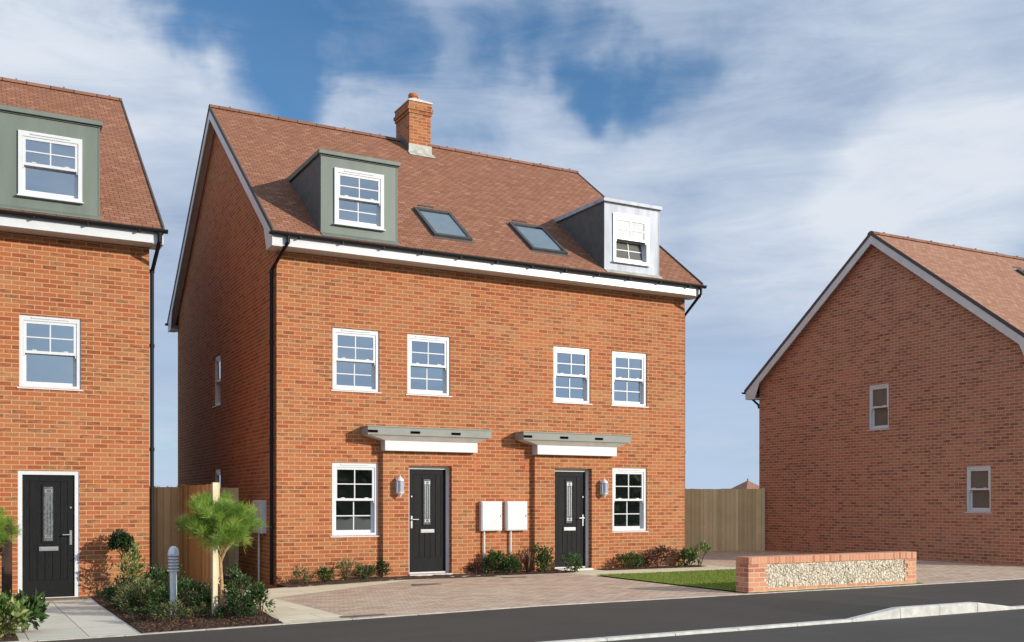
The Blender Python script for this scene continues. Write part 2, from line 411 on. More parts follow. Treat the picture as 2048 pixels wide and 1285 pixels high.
def sash_window(parent, x0, x1, z0, z1, y, bars=(True, True), M4=None, narrow=False, opened=0, panes=('glass', 'glass'), silllen=.035):
    """vertical sliding sash: outer frame (part) > upper sash, lower sash, panes, sill. y = front of the frame"""
    W = M['upvc']; j = .05 if narrow else .062
    f = MB(); ring(f, x0, x1, z0, z1, y, y+.14, j, j, .085, .045)
    f.box(x0+.16*(x1-x0)+.03, x1-.16*(x1-x0)-.03, y-.012, y, z1-.048, z1-.028)   # trickle vent hood
    fo = f.build('window', W, parent, M4=M4)
    P = fo
    zi0, zi1 = z0+.045, z1-.085; xi0, xi1 = x0+j, x1-j; mid = (zi0+zi1)/2+.01
    s = .040 if narrow else .045
    def sash(nm, a0, a1, yy, bar, horns, tilt=0):
        m = MB(); ring(m, xi0+.002, xi1-.002, a0, a1, yy, yy+.04, s, s, s, s+(.01 if nm == 'lower_sash' else 0))
        gx0, gx1, gz0, gz1 = xi0+s, xi1-s, a0+s, a1-s
        if bar:
            cx, cz = (gx0+gx1)/2, (gz0+gz1)/2
            m.box(cx-.010, cx+.010, yy+.006, yy+.034, gz0, gz1)
            m.box(gx0, cx-.010, yy+.006, yy+.034, cz-.010, cz+.010); m.box(cx+.010, gx1, yy+.006, yy+.034, cz-.010, cz+.010)
        if horns:
            for hx in (xi0+.003, xi1-.023): m.box(hx, hx+.020, yy+.002, yy+.038, a0-.045, a0)
            for hx in (gx0+.12*(gx1-gx0), gx1-.12*(gx1-gx0)-.07): m.box(hx, hx+.07, yy-.004, yy+.02, a0+s, a0+s+.016)
        T = M4
        if tilt:
            K = Matrix.Translation((0, yy, a0)) @ Matrix.Rotation(-tilt, 4, 'X') @ Matrix.Translation((0, -yy, -a0))
            T = (M4 @ K) if M4 is not None else K
        m.build(nm, W, P, M4=T)
        g = MB(); q1, q2 = random.uniform(-.006, .006), random.uniform(-.006, .006)
        g.quad((gx0-.004, yy+.02-q1, gz0-.004), (gx1+.004, yy+.02+q1, gz0-.004), (gx1+.004, yy+.02+q1+q2, gz1+.004), (gx0-.004, yy+.02-q1+q2, gz1+.004))
        g.build('pane', M[panes[0] if nm == 'upper_sash' else panes[1]], P, M4=T)
    sash('upper_sash', mid-.02, zi1-.001, y+.012, bars[0], True)
    sash('lower_sash', zi0+.001, mid+.02, y+.075, bars[1], False, tilt=opened)
    sl = MB(); sl.prism([(y-.045, z0-.030), (y-.045, z0-.012), (y+.10, z0+.002), (y+.10, z0-.030)], x0-silllen, x1+silllen, 'x')
    sl.build('sill', W, P, M4=M4)
    return fo

def front_door(parent, x0, x1, z0, z1, y, handle='l'):
    W = M['upvc']; f = MB()
    f.box(x0, x0+.065, y, y+.09, z0, z1); f.box(x1-.065, x1, y, y+.09, z0, z1); f.box(x0+.065, x1-.065, y, y+.09, z1-.065, z1)
    f.box(x0+.065, x1-.065, y-.01, y+.09, z0, z0+.03)
    fr = f.build('door_frame', W, parent)
    a, b, c, d = x0+.068, x1-.068, z0+.033, z1-.068; yy = y+.028; w = b-a; h = d-c; cx = (a+b)/2
    l = MB(); k0, k1 = a+.10, b-.10; pz0, pz1 = c+.28, d-.10
    l.box(a, b, yy+.012, yy+.05, c, d)
    ring(l, a, b, c, d, yy, yy+.0115, .10, .10, .10, .28)      # stiles and rails
    gx0, gx1, gz0, gz1 = cx-.075, cx+.075, c+.93, d-.19
    n = 5; pw = (k1-k0)/n
    for i in range(n):
        p0, p1 = k0+i*pw+.006, k0+(i+1)*pw-.006
        if p1 > gx0-.03 and p0 < gx1+.03: l.box(p0, p1, yy+.004, yy+.0118, pz0+.004, gz0-.05)
        else: l.box(p0, p1, yy+.004, yy+.0118, pz0+.004, pz1-.004)
    dr = l.build('door', M['door'], parent)
    fr.parent = dr
    g = MB(); ring(g, gx0-.03, gx1+.03, gz0-.03, gz1+.03, yy-.004, yy+.0105, .028, .028, .028, .028); g.build('glazing_surround', M['door'], dr)
    g = MB(); g.quad((gx0, yy+.009, gz0), (gx1, yy+.009, gz0), (gx1, yy+.009, gz1), (gx0, yy+.009, gz1)); g.build('glazed_panel', M['obscure'], dr)
    g = MB()
    for xx in (gx0+.028, gx1-.034): g.box(xx, xx+.007, yy+.002, yy+.0085, gz0+.10, gz1-.10)
    g.box(cx-.0035, cx+.0035, yy+.002, yy+.0085, gz0+.14, gz1-.14)
    for zz in (gz0+.045, gz1-.052, gz0+.09, gz1-.097):
        g.box(gx0+.006, gx1-.006, yy+.0025, yy+.008, zz, zz+.007)
    for sx in (gx0+.022, gx1-.042):
        for zz in (gz0+.052, gz1-.09): g.box(sx, sx+.020, yy+.003, yy+.0075, zz, zz+.038)
    g.build('leaded_bars', M['chrome'], dr)
    lb = MB(); lb.box(cx-.145, cx+.145, yy-.012, yy, gz0-.165, gz0-.095); lb.box(cx-.125, cx+.125, yy-.018, yy-.0122, gz0-.15, gz0-.112)
    lb.build('letterbox', M['chrome'], dr, bevel=.004)
    hx = a+.055 if handle == 'l' else b-.055; sg = 1 if handle == 'l' else -1
    h = MB(); h.box(hx-.018, hx+.018, yy-.008, yy, c+.86, c+1.10)
    h.tube([(hx, yy-.008, c+1.03), (hx, yy-.055, c+1.03), (hx+sg*.13, yy-.055, c+1.028)], .010, 8)
    h.build('handle', M['chrome'], dr)
    k = MB(); k.lathe([(.0001, 0), (.016, 0), (.016, .008), (.0001, .008)], 0, 0, 12)
    k.build('lock', M['chrome'], dr, M4=Matrix.Translation((hx, yy-.001, c+1.48)) @ Matrix.Rotation(R(90), 4, 'X'))
    return dr
M['dull'] = plain('dull_obscured_glass', (.13,.125,.105), .12, var=.06, vscale=3)
M['glare_pane'] = plain('white_glare_pane', (.47,.49,.50), .5, var=.05)  # white glare on the dormer's upper panes, put into their colour
M['obscure'] = plain('obscure_glass', (.13,.14,.14), .18, var=.3, vscale=30)

def wall_lamp(parent, x, z, y):
    b = MB(); b.lathe([(.055, -.02), (.06, 0), (.06, .012)], 0, 0, 16)
    prof = [(.02, z-.20), (.055, z-.16), (.075, z-.12), (.078, z+.10), (.060, z+.14), (.028, z+.17), (.012, z+.21)]
    base = MB(); base.box(x-.055, x+.055, y-.03, y-.001, z-.15, z+.15)
    o = base.build('wall_lamp', M['upvc'], parent, bevel=.01)
    MB().lathe([(.02, z-.175), (.058, z-.13), (.066, z-.10), (.066, z+.09), (.052, z+.13), (.02, z+.16)], x, y-.095, 16).build('lamp_glass', M['lampglass'], o, smooth=False)
    c = MB()
    for k in range(6):
        t = 2*math.pi*k/6+.3; cx, cy = x+.071*math.cos(t), y-.095+.071*math.sin(t); c.tube([(cx, cy, z-.12), (cx, cy, z+.11)], .006, 6)
    c.lathe([(.078, z+.10), (.074, z+.125), (.034, z+.165), (.012, z+.185), (.009, z+.21)], x, y-.095, 16)
    c.lathe([(.010, z-.215), (.030, z-.18), (.074, z-.13), (.078, z-.11)], x, y-.095, 16)
    c.build('lamp_cage', M['upvc'], o)

def meter_box(parent, x0, x1, z0, z1, y, px, gz, M4=None):
    b = MB(); b.box(x0, x1, y-.11, y-.001, z0, z1)
    o = b.build('meter_box', M['upvc'], parent, M4=M4, bevel=.008)
    d = MB(); d.box(x0+.018, x1-.018, y-.122, y-.111, z0+.018, z1-.018); d.build('meter_door', M['upvc'], o, M4=M4, bevel=.004)
    l = MB(); l.box(x1-.052, x1-.036, y-.127, y-.1225, (z0+z1)/2-.02, (z0+z1)/2+.02); l.build('latch', M['lead_dark'], o, M4=M4)
    p = MB(); p.tube([(px, y-.05, z0), (px, y-.05, gz)], .020, 8); p.build('meter_pipe', M['upvc'], o, M4=M4)

def canopy(parent, xa, xb, pa, pb, y):
    """flat lead-covered door canopy: xa..xb roof width, pa..pb board width; y = main wall plane"""
    zt, zf, zb = 2.93, 2.765, 2.672; yf = y-.38
    m = MB()
    m.box(xa, xb, yf, y-.001, zf, zt-.02)
    m.box(xa-.012, xb+.012, yf-.012, y-.001, zt-.0195, zt)
    o = m.build('door_canopy', M['canopy'], parent)
    s = MB(); b = 0                                            # coved soffit narrowing to the board
    T = [(xa+.03, yf+.02), (xb-.03, yf+.02), (xb-.03, y-.002), (xa+.03, y-.002)]
    L = [(pa-.01, y-.245), (pb+.01, y-.245), (pb+.01, y-.002), (pa-.01, y-.002)]
    s.v = [(p[0], p[1], zf-.001) for p in T] + [(p[0], p[1], zb) for p in L]
    s.f = [(0,1,5,4), (1,2,6,5), (3,0,4,7), (4,5,6,7), (0,3,2,1)]
    s.build('canopy_soffit', M['upvc_grey'], o)
    w = MB(); w.box(pa, pb, y-.235, y-.002, 2.478, zb-.001); w.build('canopy_board', M['upvc'], o)
    for k in range(3):  # dark strips standing in for the shade of the lead rolls
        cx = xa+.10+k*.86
        v = MB(); v.box(cx-.095, cx+.095, yf-.012, yf+.02, zf+.04, zf+.085); v.build('shadow_strip', M['shadow_black'], o)
M['upvc_grey'] = plain('grey_soffit_paint', (.62,.60,.55), .6, var=.05)

SL = .757
def roofz(y, ez, ov=.40): return ez + SL*(y+ov)

def dormer(parent, x0, x1, wx0, wx1, ez, body, bars, dz=0):
    y = -.30; zt = ez+1.52+dz; zb = roofz(y, ez)-.02
    yr = (zt-ez)/SL-.40
    m = MB()
    # front with opening for the window
    wz0, wz1 = ez+.28, ez+1.31
    wall_panel(m, x0, x1, zb, zt, [(wx0, wx1, wz0, wz1)], y, .10)
    for x in (x0, x1): m.quad((x, y, zb), (x, y, zt), (x, yr, zt))
    # standing seams on the front
    o = m.build('dormer', body, parent)
    for x in (x0+.004, x1-.022): sm = MB(); sm.box(x, x+.018, y-.008, y-.0005, zb+.05, zt); sm.build('corner_seam', body, o)
    for i, x in enumerate((x0, x1)):
        c = MB()
        a, b = (x-.006, x-.0005) if i == 0 else (x+.0005, x+.006)
        c.prism([(y+.004, zb+.03), (y+.004, zt-.002), (yr-.02, zt-.002)], a, b, 'x')
        c.build('cheek', M['lead_dark'], o)
    r = MB(); r.prism([(y-.06, zt+.0), (y-.06, zt+.075), (yr+.18, zt+.13), (yr+.10, zt+.02)], x0-.045, x1+.045, 'x')
    r.build('dormer_roof', body, o, bevel=.006)
    d = MB(); d.box(x0-.02, x1+.02, y-.02, y-.001, zt-.022, zt-.001); d.build('drip_edge', M['lead_dark'], o)
    ap = MB(); ap.prism([(y-.002, zb+.03), (y-.012, zb+.03), (-.40, ez+.03), (-.415, ez+.008), (-.415, ez+.002), (y-.002, roofz(y, ez)+.004)], x0-.002, x1+.012, 'x')
    ap.build('lead_apron', body if body is not M['silver'] else M['apron'], o)
    fw = sash_window(o, wx0, wx1, wz0, wz1, y-.03, bars, silllen=.02, opened=R(9) if body is M['silver'] else 0, panes=('glare_pane', 'dull') if body is M['silver'] else ('glass', 'glass'))
    fw.name = 'window_frame'
    for ch in list(fw.children): ch.parent = o                # no deeper than sub-part
    rm = MB(); rm.box(wx0-.02, wx1+.02, y+.65, y+.60, wz0-.2, wz1+.1); rm.build('room_wall', M['room'], o)
    return o

def skylight(parent, x0, x1, ya, yb, ez, nm='rooflight'):
    """lies in the roof slope between ya and yb"""
    sl = math.atan(SL); K = Matrix.Translation((0, ya, roofz(ya, ez))) @ Matrix.Rotation(sl, 4, 'X')
    L = (yb-ya)/math.cos(sl)
    f = MB(); f.box(x0, x0+.07, 0, L, .0, .06); f.box(x1-.07, x1, 0, L, .0, .06); f.box(x0+.07, x1-.07, 0, .08, 0, .058); f.box(x0+.07, x1-.07, L-.10, L, 0, .065)
    o = f.build(nm, M['rl_frame'], parent, M4=K)
    g = MB(); g.quad((x0+.08, .08, .045), (x1-.08, .08, .045), (x1-.08, L-.10, .045), (x0+.08, L-.10, .045)); g.build('pane', M['skyglass'], o, M4=K)
    b = MB(); b.box(x0+.05, x1-.05, .05, L-.08, .008, .02); b.build('blind', M['blind'], o, M4=K)
    fl = MB(); fl.box(x0-.03, x1+.03, -.07, L+.03, -.004, .010); fl.build('flashing', M['lead_dark'], o, M4=K)
    s = MB(); s.box((x0+x1)/2-.22, (x0+x1)/2+.13, L+.24, L+.27, .0, .028); s.build('tile_clip', M['lead_dark'], o, M4=K)
M['rl_frame'] = plain('grey_brown_frame', (.062,.060,.052), .5, var=.1)
M['blind'] = plain('pale_blind', (.80,.84,.76), .8, var=.05)

def make_house(label, loc, W, D, ez, front_ops, side_ops, brick, tile, ridge_over=(.19, .17), gz=-.25):
    """rooted at the left end of the front wall; ridge runs along x. ez = height of the tile edge at the eaves"""
    root = thing('brick_house', label, 'house', loc)
    ry = D/2; rz = roofz(ry, ez); we = ez-.27
    w = MB()
    wall_panel(w, 0, W, gz, we, front_ops, 0, .11)
    S = Matrix.Rotation(R(-90), 4, 'Z')                        # x -> -y, y -> +x : outside of the left gable
    wall_panel(w, -D, 0, gz, we, side_ops, 0, .11, M4=S)
    w.quad((0, 0, we), (0, D, we), (0, D, ez+.19), (0, ry, rz-.10), (0, 0, ez+.19))
    w.quad((W, 0, gz), (W, D, gz), (W, D, ez+.19), (W, ry, rz-.10), (W, 0, ez+.19))
    w.quad((W, D, gz), (0, D, gz), (0, D, we), (W, D, we))
    w.build('wall', brick, root)
    rm = MB(); rm.quad((.1, 2.2, gz), (W-.1, 2.2, gz), (W-.1, 2.2, we), (.1, 2.2, we))
    rm.quad((.06, .12, gz+.3), (W-.1, .12, gz+.3), (W-.1, 2.2, gz+.3), (.06, 2.2, gz+.3)); rm.quad((.06, .12, 2.95), (W-.1, .12, 2.95), (W-.1, 2.2, 2.95), (.06, 2.2, 2.95))
    rm.quad((.06, .12, we), (W-.1, .12, we), (W-.1, 2.2, we), (.06, 2.2, we))
    rm.quad((1.0, 2.2, gz), (1.0, D-.1, gz), (1.0, D-.1, we), (1.0, 2.2, we))
    rm.build('room_wall', M['room'], root)
    a, b = ridge_over
    r = MB(); t = .055
    r.prism([(-.42, ez-.012), (ry, rz), (D+.42, ez-.012), (D+.42, ez-.012-t), (ry, rz-t), (-.42, ez-.012-t)], -a, W+b, 'x')
    ro = r.build('roof', tile, root)
    g = MB(); n = 7
    prof = [(ry+.115*math.cos(R(180)*i/n), rz-.055+.095*math.sin(R(180)*i/n)) for i in range(n+1)]
    g.prism(prof, -a-.004, W+b+.004, 'x'); 
    k = -a+.45
    while k < W+b:                                             # ridge clips between the tiles
        g.box(k-.014, k+.014, ry-.06, ry+.06, rz+.02, rz+.052); k += .45*2
    g.build('ridge_tiles', M['ridge'], ro)
    for xx in ((-a-.012, -a+.018), (W+b-.018, W+b+.012)):     # dark dry-verge cappings
        v = MB()
        for sgn in (0, 1):
            yy = [(-.44, ez+.010), (ry, rz+.022), (ry, rz-.075), (-.44, ez-.085)]
            if sgn: yy = [(D-p[0], p[1]) for p in yy][::-1]
            v.prism(yy, *xx, 'x')
        v.build('verge_capping', M['verge'], ro)
    # barge boards, box ends and soffits
    for xx, sx in (((-a, -a+.02), (-a+.021, -.001)), ((W+b-.02, W+b), (W+.001, W+b-.021))):
        f = MB()
        for sgn in (0, 1):
            yy = [(-.40, ez-.072), (ry, rz-.072), (ry, rz-.29), (.20, roofz(.20, ez)-.29), (.0, ez-.285), (-.40, ez-.285)]
            if sgn: yy = [(D-p[0], p[1]) for p in yy][::-1]
            f.prism(yy, *xx, 'x')
        bo = f.build('barge_board', M['upvc_warm'], root)
        s = MB(); xx = sx
        for sgn in (0, 1):
            yy = [(-.38, ez-.10), (ry, rz-.10), (ry, rz-.13), (-.38, ez-.13)]
            if sgn: yy = [(D-p[0], p[1]) for p in yy][::-1]
            s.prism(yy, *xx, 'x')
            s.box(*xx, *((-.38, .05) if not sgn else (D-.05, D+.38)), ez-.284, ez-.26)
        s.build('soffit', M['upvc_warm'], bo)
    for (y0, y1), (y2, y3) in (((-.385, -.365), (-.364, -.001)), ((D+.365, D+.385), (D+.001, D+.364))):
        fa = MB(); fa.box(-a+.02, W+b-.02, y0, y1, ez-.27, ez-.085); fa.box(-a+.02, W+b-.02, y2, y3, ez-.268, ez-.250)
        fa.build('fascia', M['upvc'], root)
    q = 8
    for yc in (-.445, D+.445):
        gu = MB()
        outer = [(yc+.058*math.cos(R(180+180*i/q)), ez-.045+.062*math.sin(R(180+180*i/q))) for i in range(q+1)]
        inner = [(yc+.050*math.cos(R(360-180*i/q)), ez-.045+.052*math.sin(R(360-180*i/q))) for i in range(q+1)]
        gu.prism(outer+inner, -a-.06, W+b+.06, 'x')
        x = .3
        while x < W and yc < 0:
            gu.box(x-.012, x+.012, -.500, -.386, ez-.118, ez-.09); x += .8
        gu.build('gutter', M['black'], root)
    return root, (ry, rz, we)
M['verge'] = plain('verge_grey', (.085,.07,.062), .7, var=.1)

def downpipe(root, side, W, ez, gz, yb=.09):
    m = MB(); x = -.06 if side == 'l' else W+.06; xs = x+(.17 if side == 'l' else -.10)
    r = .034
    if side == 'l': pts = [(xs-.02, -.445, ez-.08), (xs-.02, -.445, ez-.20), (x, yb, ez-.62), (x, yb, gz)]
    else: pts = [(W+.10, -.445, ez-.08), (W+.10, -.445, ez-.24), (x, yb, ez-.66), (x, yb, gz)]
    m.tube(pts, r, 10)
    o = m.build('downpipe', M['black'], root, smooth=False)
    c = MB()
    for z in (ez-.68, 4.4, 2.6, 1.0): c = MB(); c.tube([(x, yb, z), (x, yb, z+.06)], r+.009, 10); c.build('pipe_clip', M['black'], o)

def chimney(root, x0, x1, y0, y1, zb, ztop, ry, rz, ez):
    m = MB(); m.box(x0, x1, y0, y1, zb, ztop-.30)
    m.box(x0-.025, x1+.025, y0-.025, y1+.025, ztop-.2995, ztop-.225); m.box(x0-.05, x1+.05, y0-.05, y1+.05, ztop-.2245, ztop-.15)
    m.box(x0-.02, x1+.02, y0-.02, y1+.02, ztop-.1495, ztop-.02)
    o = m.build('chimney', M['brick'], root)
    c = MB(); c.prism([(x0-.04, ztop-.0195), (x1+.04, ztop-.0195), (x1+.03, ztop+.015), (x0+.12, ztop+.05), (x0-.03, ztop+.015)], y0-.04, y1+.04, 'y'); c.build('chimney_cap', M['mortar'], o)
    p = MB(); cx, cy = (x0+x1)/2, (y0+y1)/2
    p.lathe([(.12, ztop+.03), (.105, ztop+.10), (.10, ztop+.24), (.125, ztop+.25), (.128, ztop+.30), (.11, ztop+.33), (.085, ztop+.335), (.08, ztop+.25)], cx, cy, 18); p.build('chimney_pot', M['terracotta'], o)
    a = MB(); zf = roofz(y0, ez)
    a.box(x0-.02, x1+.02, y0-.018, y0-.001, zf-.02, zf+.21)
    a.prism([(y0-.019, zf+.02), (y0-.019, zf-.01), (y0-.16, zf-.105), (y0-.16, zf-.09)], x0-.05, x1+.05, 'x')
    a.build('chimney_apron', M['apron'], o)
    for a0, a1 in ((x0-.012, x0-.001), (x1+.001, x1+.012)):
        s = MB(); s.prism([(y0, zf-.02), (y0, zf+.18), (y0+.24, zf+.36), (ry, rz+.15), (y1, rz-.02)], a0, a1, 'x')
        s.build('soaker', M['lead_dark'], o)

def air_brick(root, x, z, y=0, M4=None, w=.105, h=.15):
    m = MB(); m.box(x-w/2, x+w/2, y-.008, y+.02, z-h/2, z+h/2)
    for i in range(4): m.box(x-w/2+.01, x+w/2-.01, y-.012, y-.0085, z-h/2+.02+i*h*.22, z-h/2+.03+i*h*.22)
    m.build('air_brick', M['terracotta'], root, M4=M4)

# ------------------------------------------------------------------ the middle house
EZ = 6.37; W1 = 9.33; D1 = 9.8
def mirx(a, b, W=W1): return (W-b, W-a)
gf = [(1.05, 1.97), mirx(1.05, 1.97)]
ff = [(1.06, 1.99), (2.57, 3.49), (5.88, 6.80), (7.36, 8.28)]
gw = [(x0, x1, .86, 2.24) for x0, x1 in gf]; fw = [(x0, x1, 3.61, 4.78) for x0, x1 in ff]
doorx = [(2.56, 3.48), mirx(2.56, 3.48)]
porch = [(2.03, 3.96), mirx(2.03, 3.96)]
dops = [(p[0], p[1], -.25, 2.5) for p in porch]     # the porches cover these bays
side = [(-5.37, -4.64, 3.69, 4.81), (-5.37, -4.64, 1.10, 2.23)]
H1, (ry, rz, we) = make_house('orange brick house in the middle, with brick chimney, two dormers and two canopied doors', (5.02, 18.4, 0), W1, D1, EZ, gw+fw+dops, side, M['brick'], M['tile'])
S90 = Matrix.Rotation(R(-90), 4, 'Z')
for o in gw+fw: sash_window(H1, *o, .022)
for o in side: sash_window(H1, *o, .03, (False, False), M4=S90, narrow=True)
for i, (p, d) in enumerate(zip(porch, doorx)):
    m = MB(); y = -.10
    wall_panel(m, p[0], p[1], -.25, 2.50, [(d[0], d[1], .09, 2.205)], y, .22)
    for x in p: m.quad((x, y, -.25), (x, .12, -.25), (x, .12, 2.5), (x, y, 2.5))
    m.quad((p[0], y, 2.5), (p[1], y, 2.5), (p[1], .12, 2.5), (p[0], .12, 2.5))
    m.build('porch', M['brick'], H1)
    front_door(H1, d[0], d[1], .09, 2.205, y+.13, 'l' if i == 0 else 'r')
    st = MB(); st.box(d[0]-.0, d[1]+.0, -.16, -.02, -.05, .088); st.build('door_step', M['concrete'], H1)
    if i == 0: ca, cb = 1.62, 4.22
    else: ca, cb = W1-4.38, W1-1.74
    canopy(H1, ca, cb, p[0]-.01, p[1]+.02, 0)
    wall_lamp(H1, 2.34 if i == 0 else W1-2.30, 1.80, y)
meter_box(H1, 4.13, 4.60, .91, 1.51, 0, 4.22, -.02)
meter_box(H1, 4.71, 5.19, .91, 1.51, 0, 4.83, -.02)
meter_box(H1, -1.30, -.70, .90, 1.53, 0, -1.08, -.05, M4=S90)
air_brick(H1, 4.03, 2.22); air_brick(H1, 5.23, 2.22)
air_brick(H1, -5.95, 4.62, 0, S90, .08, .22); air_brick(H1, -3.2, 2.4, 0, S90, .08, .22)
dormer(H1, .73, 2.24, .99, 1.96, EZ, M['lead'], (True, True))
dormer(H1, 6.95, 8.39, 7.175, 8.105, EZ, M['silver'], (True, True))
skylight(H1, 3.20, 4.04, .14, 1.22, EZ); skylight(H1, 5.42, 6.28, .10, 1.17, EZ)
chimney(H1, 4.39, 4.95, 4.28, 5.14, 9.6, 11.17, ry, rz, EZ)
downpipe(H1, 'l', W1, EZ, -.02, .13); downpipe(H1, 'r', W1, EZ, 0, .12)

# ------------------------------------------------------------------ the left house
W0 = 9.33; X0 = 2.80-W0; LZ = -.22
lx = lambda x: x-X0
d0 = (lx(.76), lx(1.68), .11, 2.23)
lfw = [(lx(.78), lx(1.71), 3.60, 4.78), (lx(-.75), lx(.17), 3.60, 4.78), (lx(-3.9), lx(-2.98), 3.60, 4.78)]
lgw = [(lx(-.75-.9), lx(.17-.9), .86, 2.24), (lx(-4.6), lx(-3.68), .86, 2.24)]
H0, _ = make_house('orange brick house at the left edge, dark door without a canopy, plain lower sashes', (X0, 18.4, LZ), W0, D1, EZ, lfw+lgw+[d0], [], M['brick'], M['tile'])
for o in lfw: sash_window(H0, *o, .022, (True, False))
for o in lgw: sash_window(H0, *o, .022)
front_door(H0, *d0, .012, 'r')
dormer(H0, lx(.45), lx(1.97), lx(.75), lx(1.70), EZ, M['lead'], (True, False), .06)
dormer(H0, lx(-4.4), lx(-2.9), lx(-4.1), lx(-3.18), EZ, M['lead'], (True, False))
downpipe(H0, 'r', W0, EZ, 0, .10)
wall_lamp(H0, lx(.42), 1.92, 0)
st = MB(); st.box(.80, 1.78, 18.10, 18.385, 0, .016)
st = st.build('doormat', M['doormat'], bevel=.004); st.location = (0, 0, gz(1.3, 18.2)+.002) if 'gz' in globals() else (0, 0, -.106)
tag(st, 'brown coir doormat in front of the left house door', 'doormat')

# ------------------------------------------------------------------ the right house
D2 = 8.83; EZ2 = 4.85
gops = [(-(19.06-14.4), -(18.40-14.4), 3.39, 4.56), (-(16.11-14.4), -(15.45-14.4), 1.26, 2.35)]
H2, (ry2, rz2, we2) = make_house('red-brown brick house at the right edge, shaded gable end with two narrow windows', (20.9, 14.4, 0), 11, D2, EZ2, [(2, 2.92, .9, 2.2), (5, 5.92, .9, 2.2), (2, 2.92, 3.2, 4.4)], gops, M['brick2'], M['tile2'])
for o in gops: sash_window(H2, *o, .03, (False, False), M4=S90, narrow=True, panes=('dull', 'dull'))
for o in [(2, 2.92, .9, 2.2), (5, 5.92, .9, 2.2), (2, 2.92, 3.2, 4.4)]: sash_window(H2, *o, .022)
skylight(H2, 4.35, 5.1, 2.7, 3.5, EZ2)
downpipe(H2, 'l', 11, EZ2, 0, D2-.1) if False else None
m = MB(); m.tube([(.06, D2+.44, EZ2-.08), (.06, D2+.44, EZ2-.2), (.06, D2+.10, EZ2-.45), (.06, D2+.08, EZ2-.55)], .034, 8); m.build('downpipe', M['black'], H2)

# ------------------------------------------------------------------ ground
def gz(x, y):
    t = min(1, max(0, (7.0-x)/5.5)); k = min(1, max(.45, .45+(y-12)/5*.55))
    return .05-.16*t*k
def sheet(name, x0, x1, y0, y1, off, mat, nx=None, ny=None, zf=gz, rough=0, skirt=.15, kind=True):
    """a ground sheet between x0(y)..x1(y) and y0..y1, following the ground"""
    fx0 = x0 if callable(x0) else (lambda y: x0); fx1 = x1 if callable(x1) else (lambda y: x1)
    fy0 = y0 if callable(y0) else (lambda t: y0); fy1 = y1 if callable(y1) else (lambda t: y1)
    nx = nx or 16; ny = ny or 10; m = MB()
    for j in range(ny+1):
        for i in range(nx+1):
            s = i/nx; a, b = fy0(s), fy1(s); y = a+(b-a)*j/ny
            x = fx0(y)+(fx1(y)-fx0(y))*s
            e = 0 < i < nx and 0 < j < ny
            m.v.append((x, y, zf(x, y)+off+(random.uniform(-rough, rough) if e else 0)))
    for j in range(ny):
        for i in range(nx):
            k = j*(nx+1)+i; m.f.append((k, k+1, k+nx+2, k+nx+1))
    o = m.build(name, mat)
    return struct(o) if kind else o

gnd = MB(); n = 30
XS = [-600, -200, -60, -20]+[-10+2*i for i in range(22)]+[40, 60, 120, 250, 600]; YS = [-600, -200, -60, -20, -6, 0, 4, 9.2]+[11, 13, 15, 17, 19, 22, 26, 32, 40, 60, 120, 250, 600]
for y in YS:
    for x in XS: gnd.v.append((x, y, gz(x, y)-.10))
for j in range(len(YS)-1):
    for i in range(len(XS)-1):
        k = j*len(XS)+i; gnd.f.append((k, k+1, k+len(XS)+1, k+len(XS)))
struct(gnd.build('ground', M['field']))

kerbY = 9.27
def kh(x):
    if x < 9.75 or x > 12.95: return 0
    if x < 10.6: return .105*(x-9.75)/.85
    if x > 12.1: return .105*(12.95-x)/.85
    return .105
def footz(x, y): 
    t = min(1, max(0, (y-kerbY)/3)); e = .026+kh(x); return e+(gz(x, y)+.0-e)*t
XR = [-30, -15, -5, 0]+[1+.5*i for i in range(36)]+[22, 26, 32, 45]
def strip(name, ys, zf, mat, xs=XR):
    m = MB()
    for y in ys:
        for x in xs: m.v.append((x, y, zf(x, y)))
    for j in range(len(ys)-1):
        for i in range(len(xs)-1): k = j*len(xs)+i; m.f.append((k, k+1, k+len(xs)+1, k+len(xs)))
    return struct(m.build(name, mat))
XF = sorted(set(XR+[9.75+.17*i for i in range(20)]))
strip('road', [-14, -5, 0, 3, 6, 8, 9.15], lambda x, y: .0-.02*max(0, (6-abs(y-2)))*0, M['road'])
strip('pavement', [9.26, 9.6, 10.2, 11, 11.7, 12.22], footz, M['asphalt'], XF)
k = MB(); x = -30.0
U = .915; edges = [9.75-U*i for i in range(44)][::-1]+[10.6, 11.35, 12.1, 12.95]+[12.95+U*i for i in range(1, 34)]
for a, b in zip(edges, edges[1:]):
    a += .005; b -= .005; y0, y1 = kerbY-.125, kerbY-.005
    za, zb = .028+kh(a), .028+kh(b)
    bb = len(k.v)
    k.v += [(a, y0, -.06), (b, y0, -.06), (b, y1, -.06), (a, y1, -.06), (a, y0, za-.012), (b, y0, zb-.012), (b, y1, zb), (a, y1, za), (a, y0+.02, za), (b, y0+.02, zb)]
    for q in ((0,1,5,4), (4,5,9,8), (8,9,6,7), (1,2,6,9,5), (3,0,4,8,7), (2,3,7,6)): k.f.append(tuple(bb+i for i in q))
struct(k.build('kerb', M['concrete']))
e = MB()
for i in range(60):
    a = -20+.9*i+.004; b = a+.892; za, zb = gz(a, 12.27)+.012, gz(b, 12.27)+.012
    bb = len(e.v); e.v += [(a, 12.225, -.2), (b, 12.225, -.2), (b, 12.285, -.2), (a, 12.285, -.2), (a, 12.225, za), (b, 12.225, zb), (b, 12.285, zb), (a, 12.285, za)]
    for q in ((0,1,5,4), (4,5,6,7), (1,2,6,5), (3,0,4,7), (2,3,7,6)): e.f.append(tuple(bb+i for i in q))
struct(e.build('edging_kerb', M['edging']))

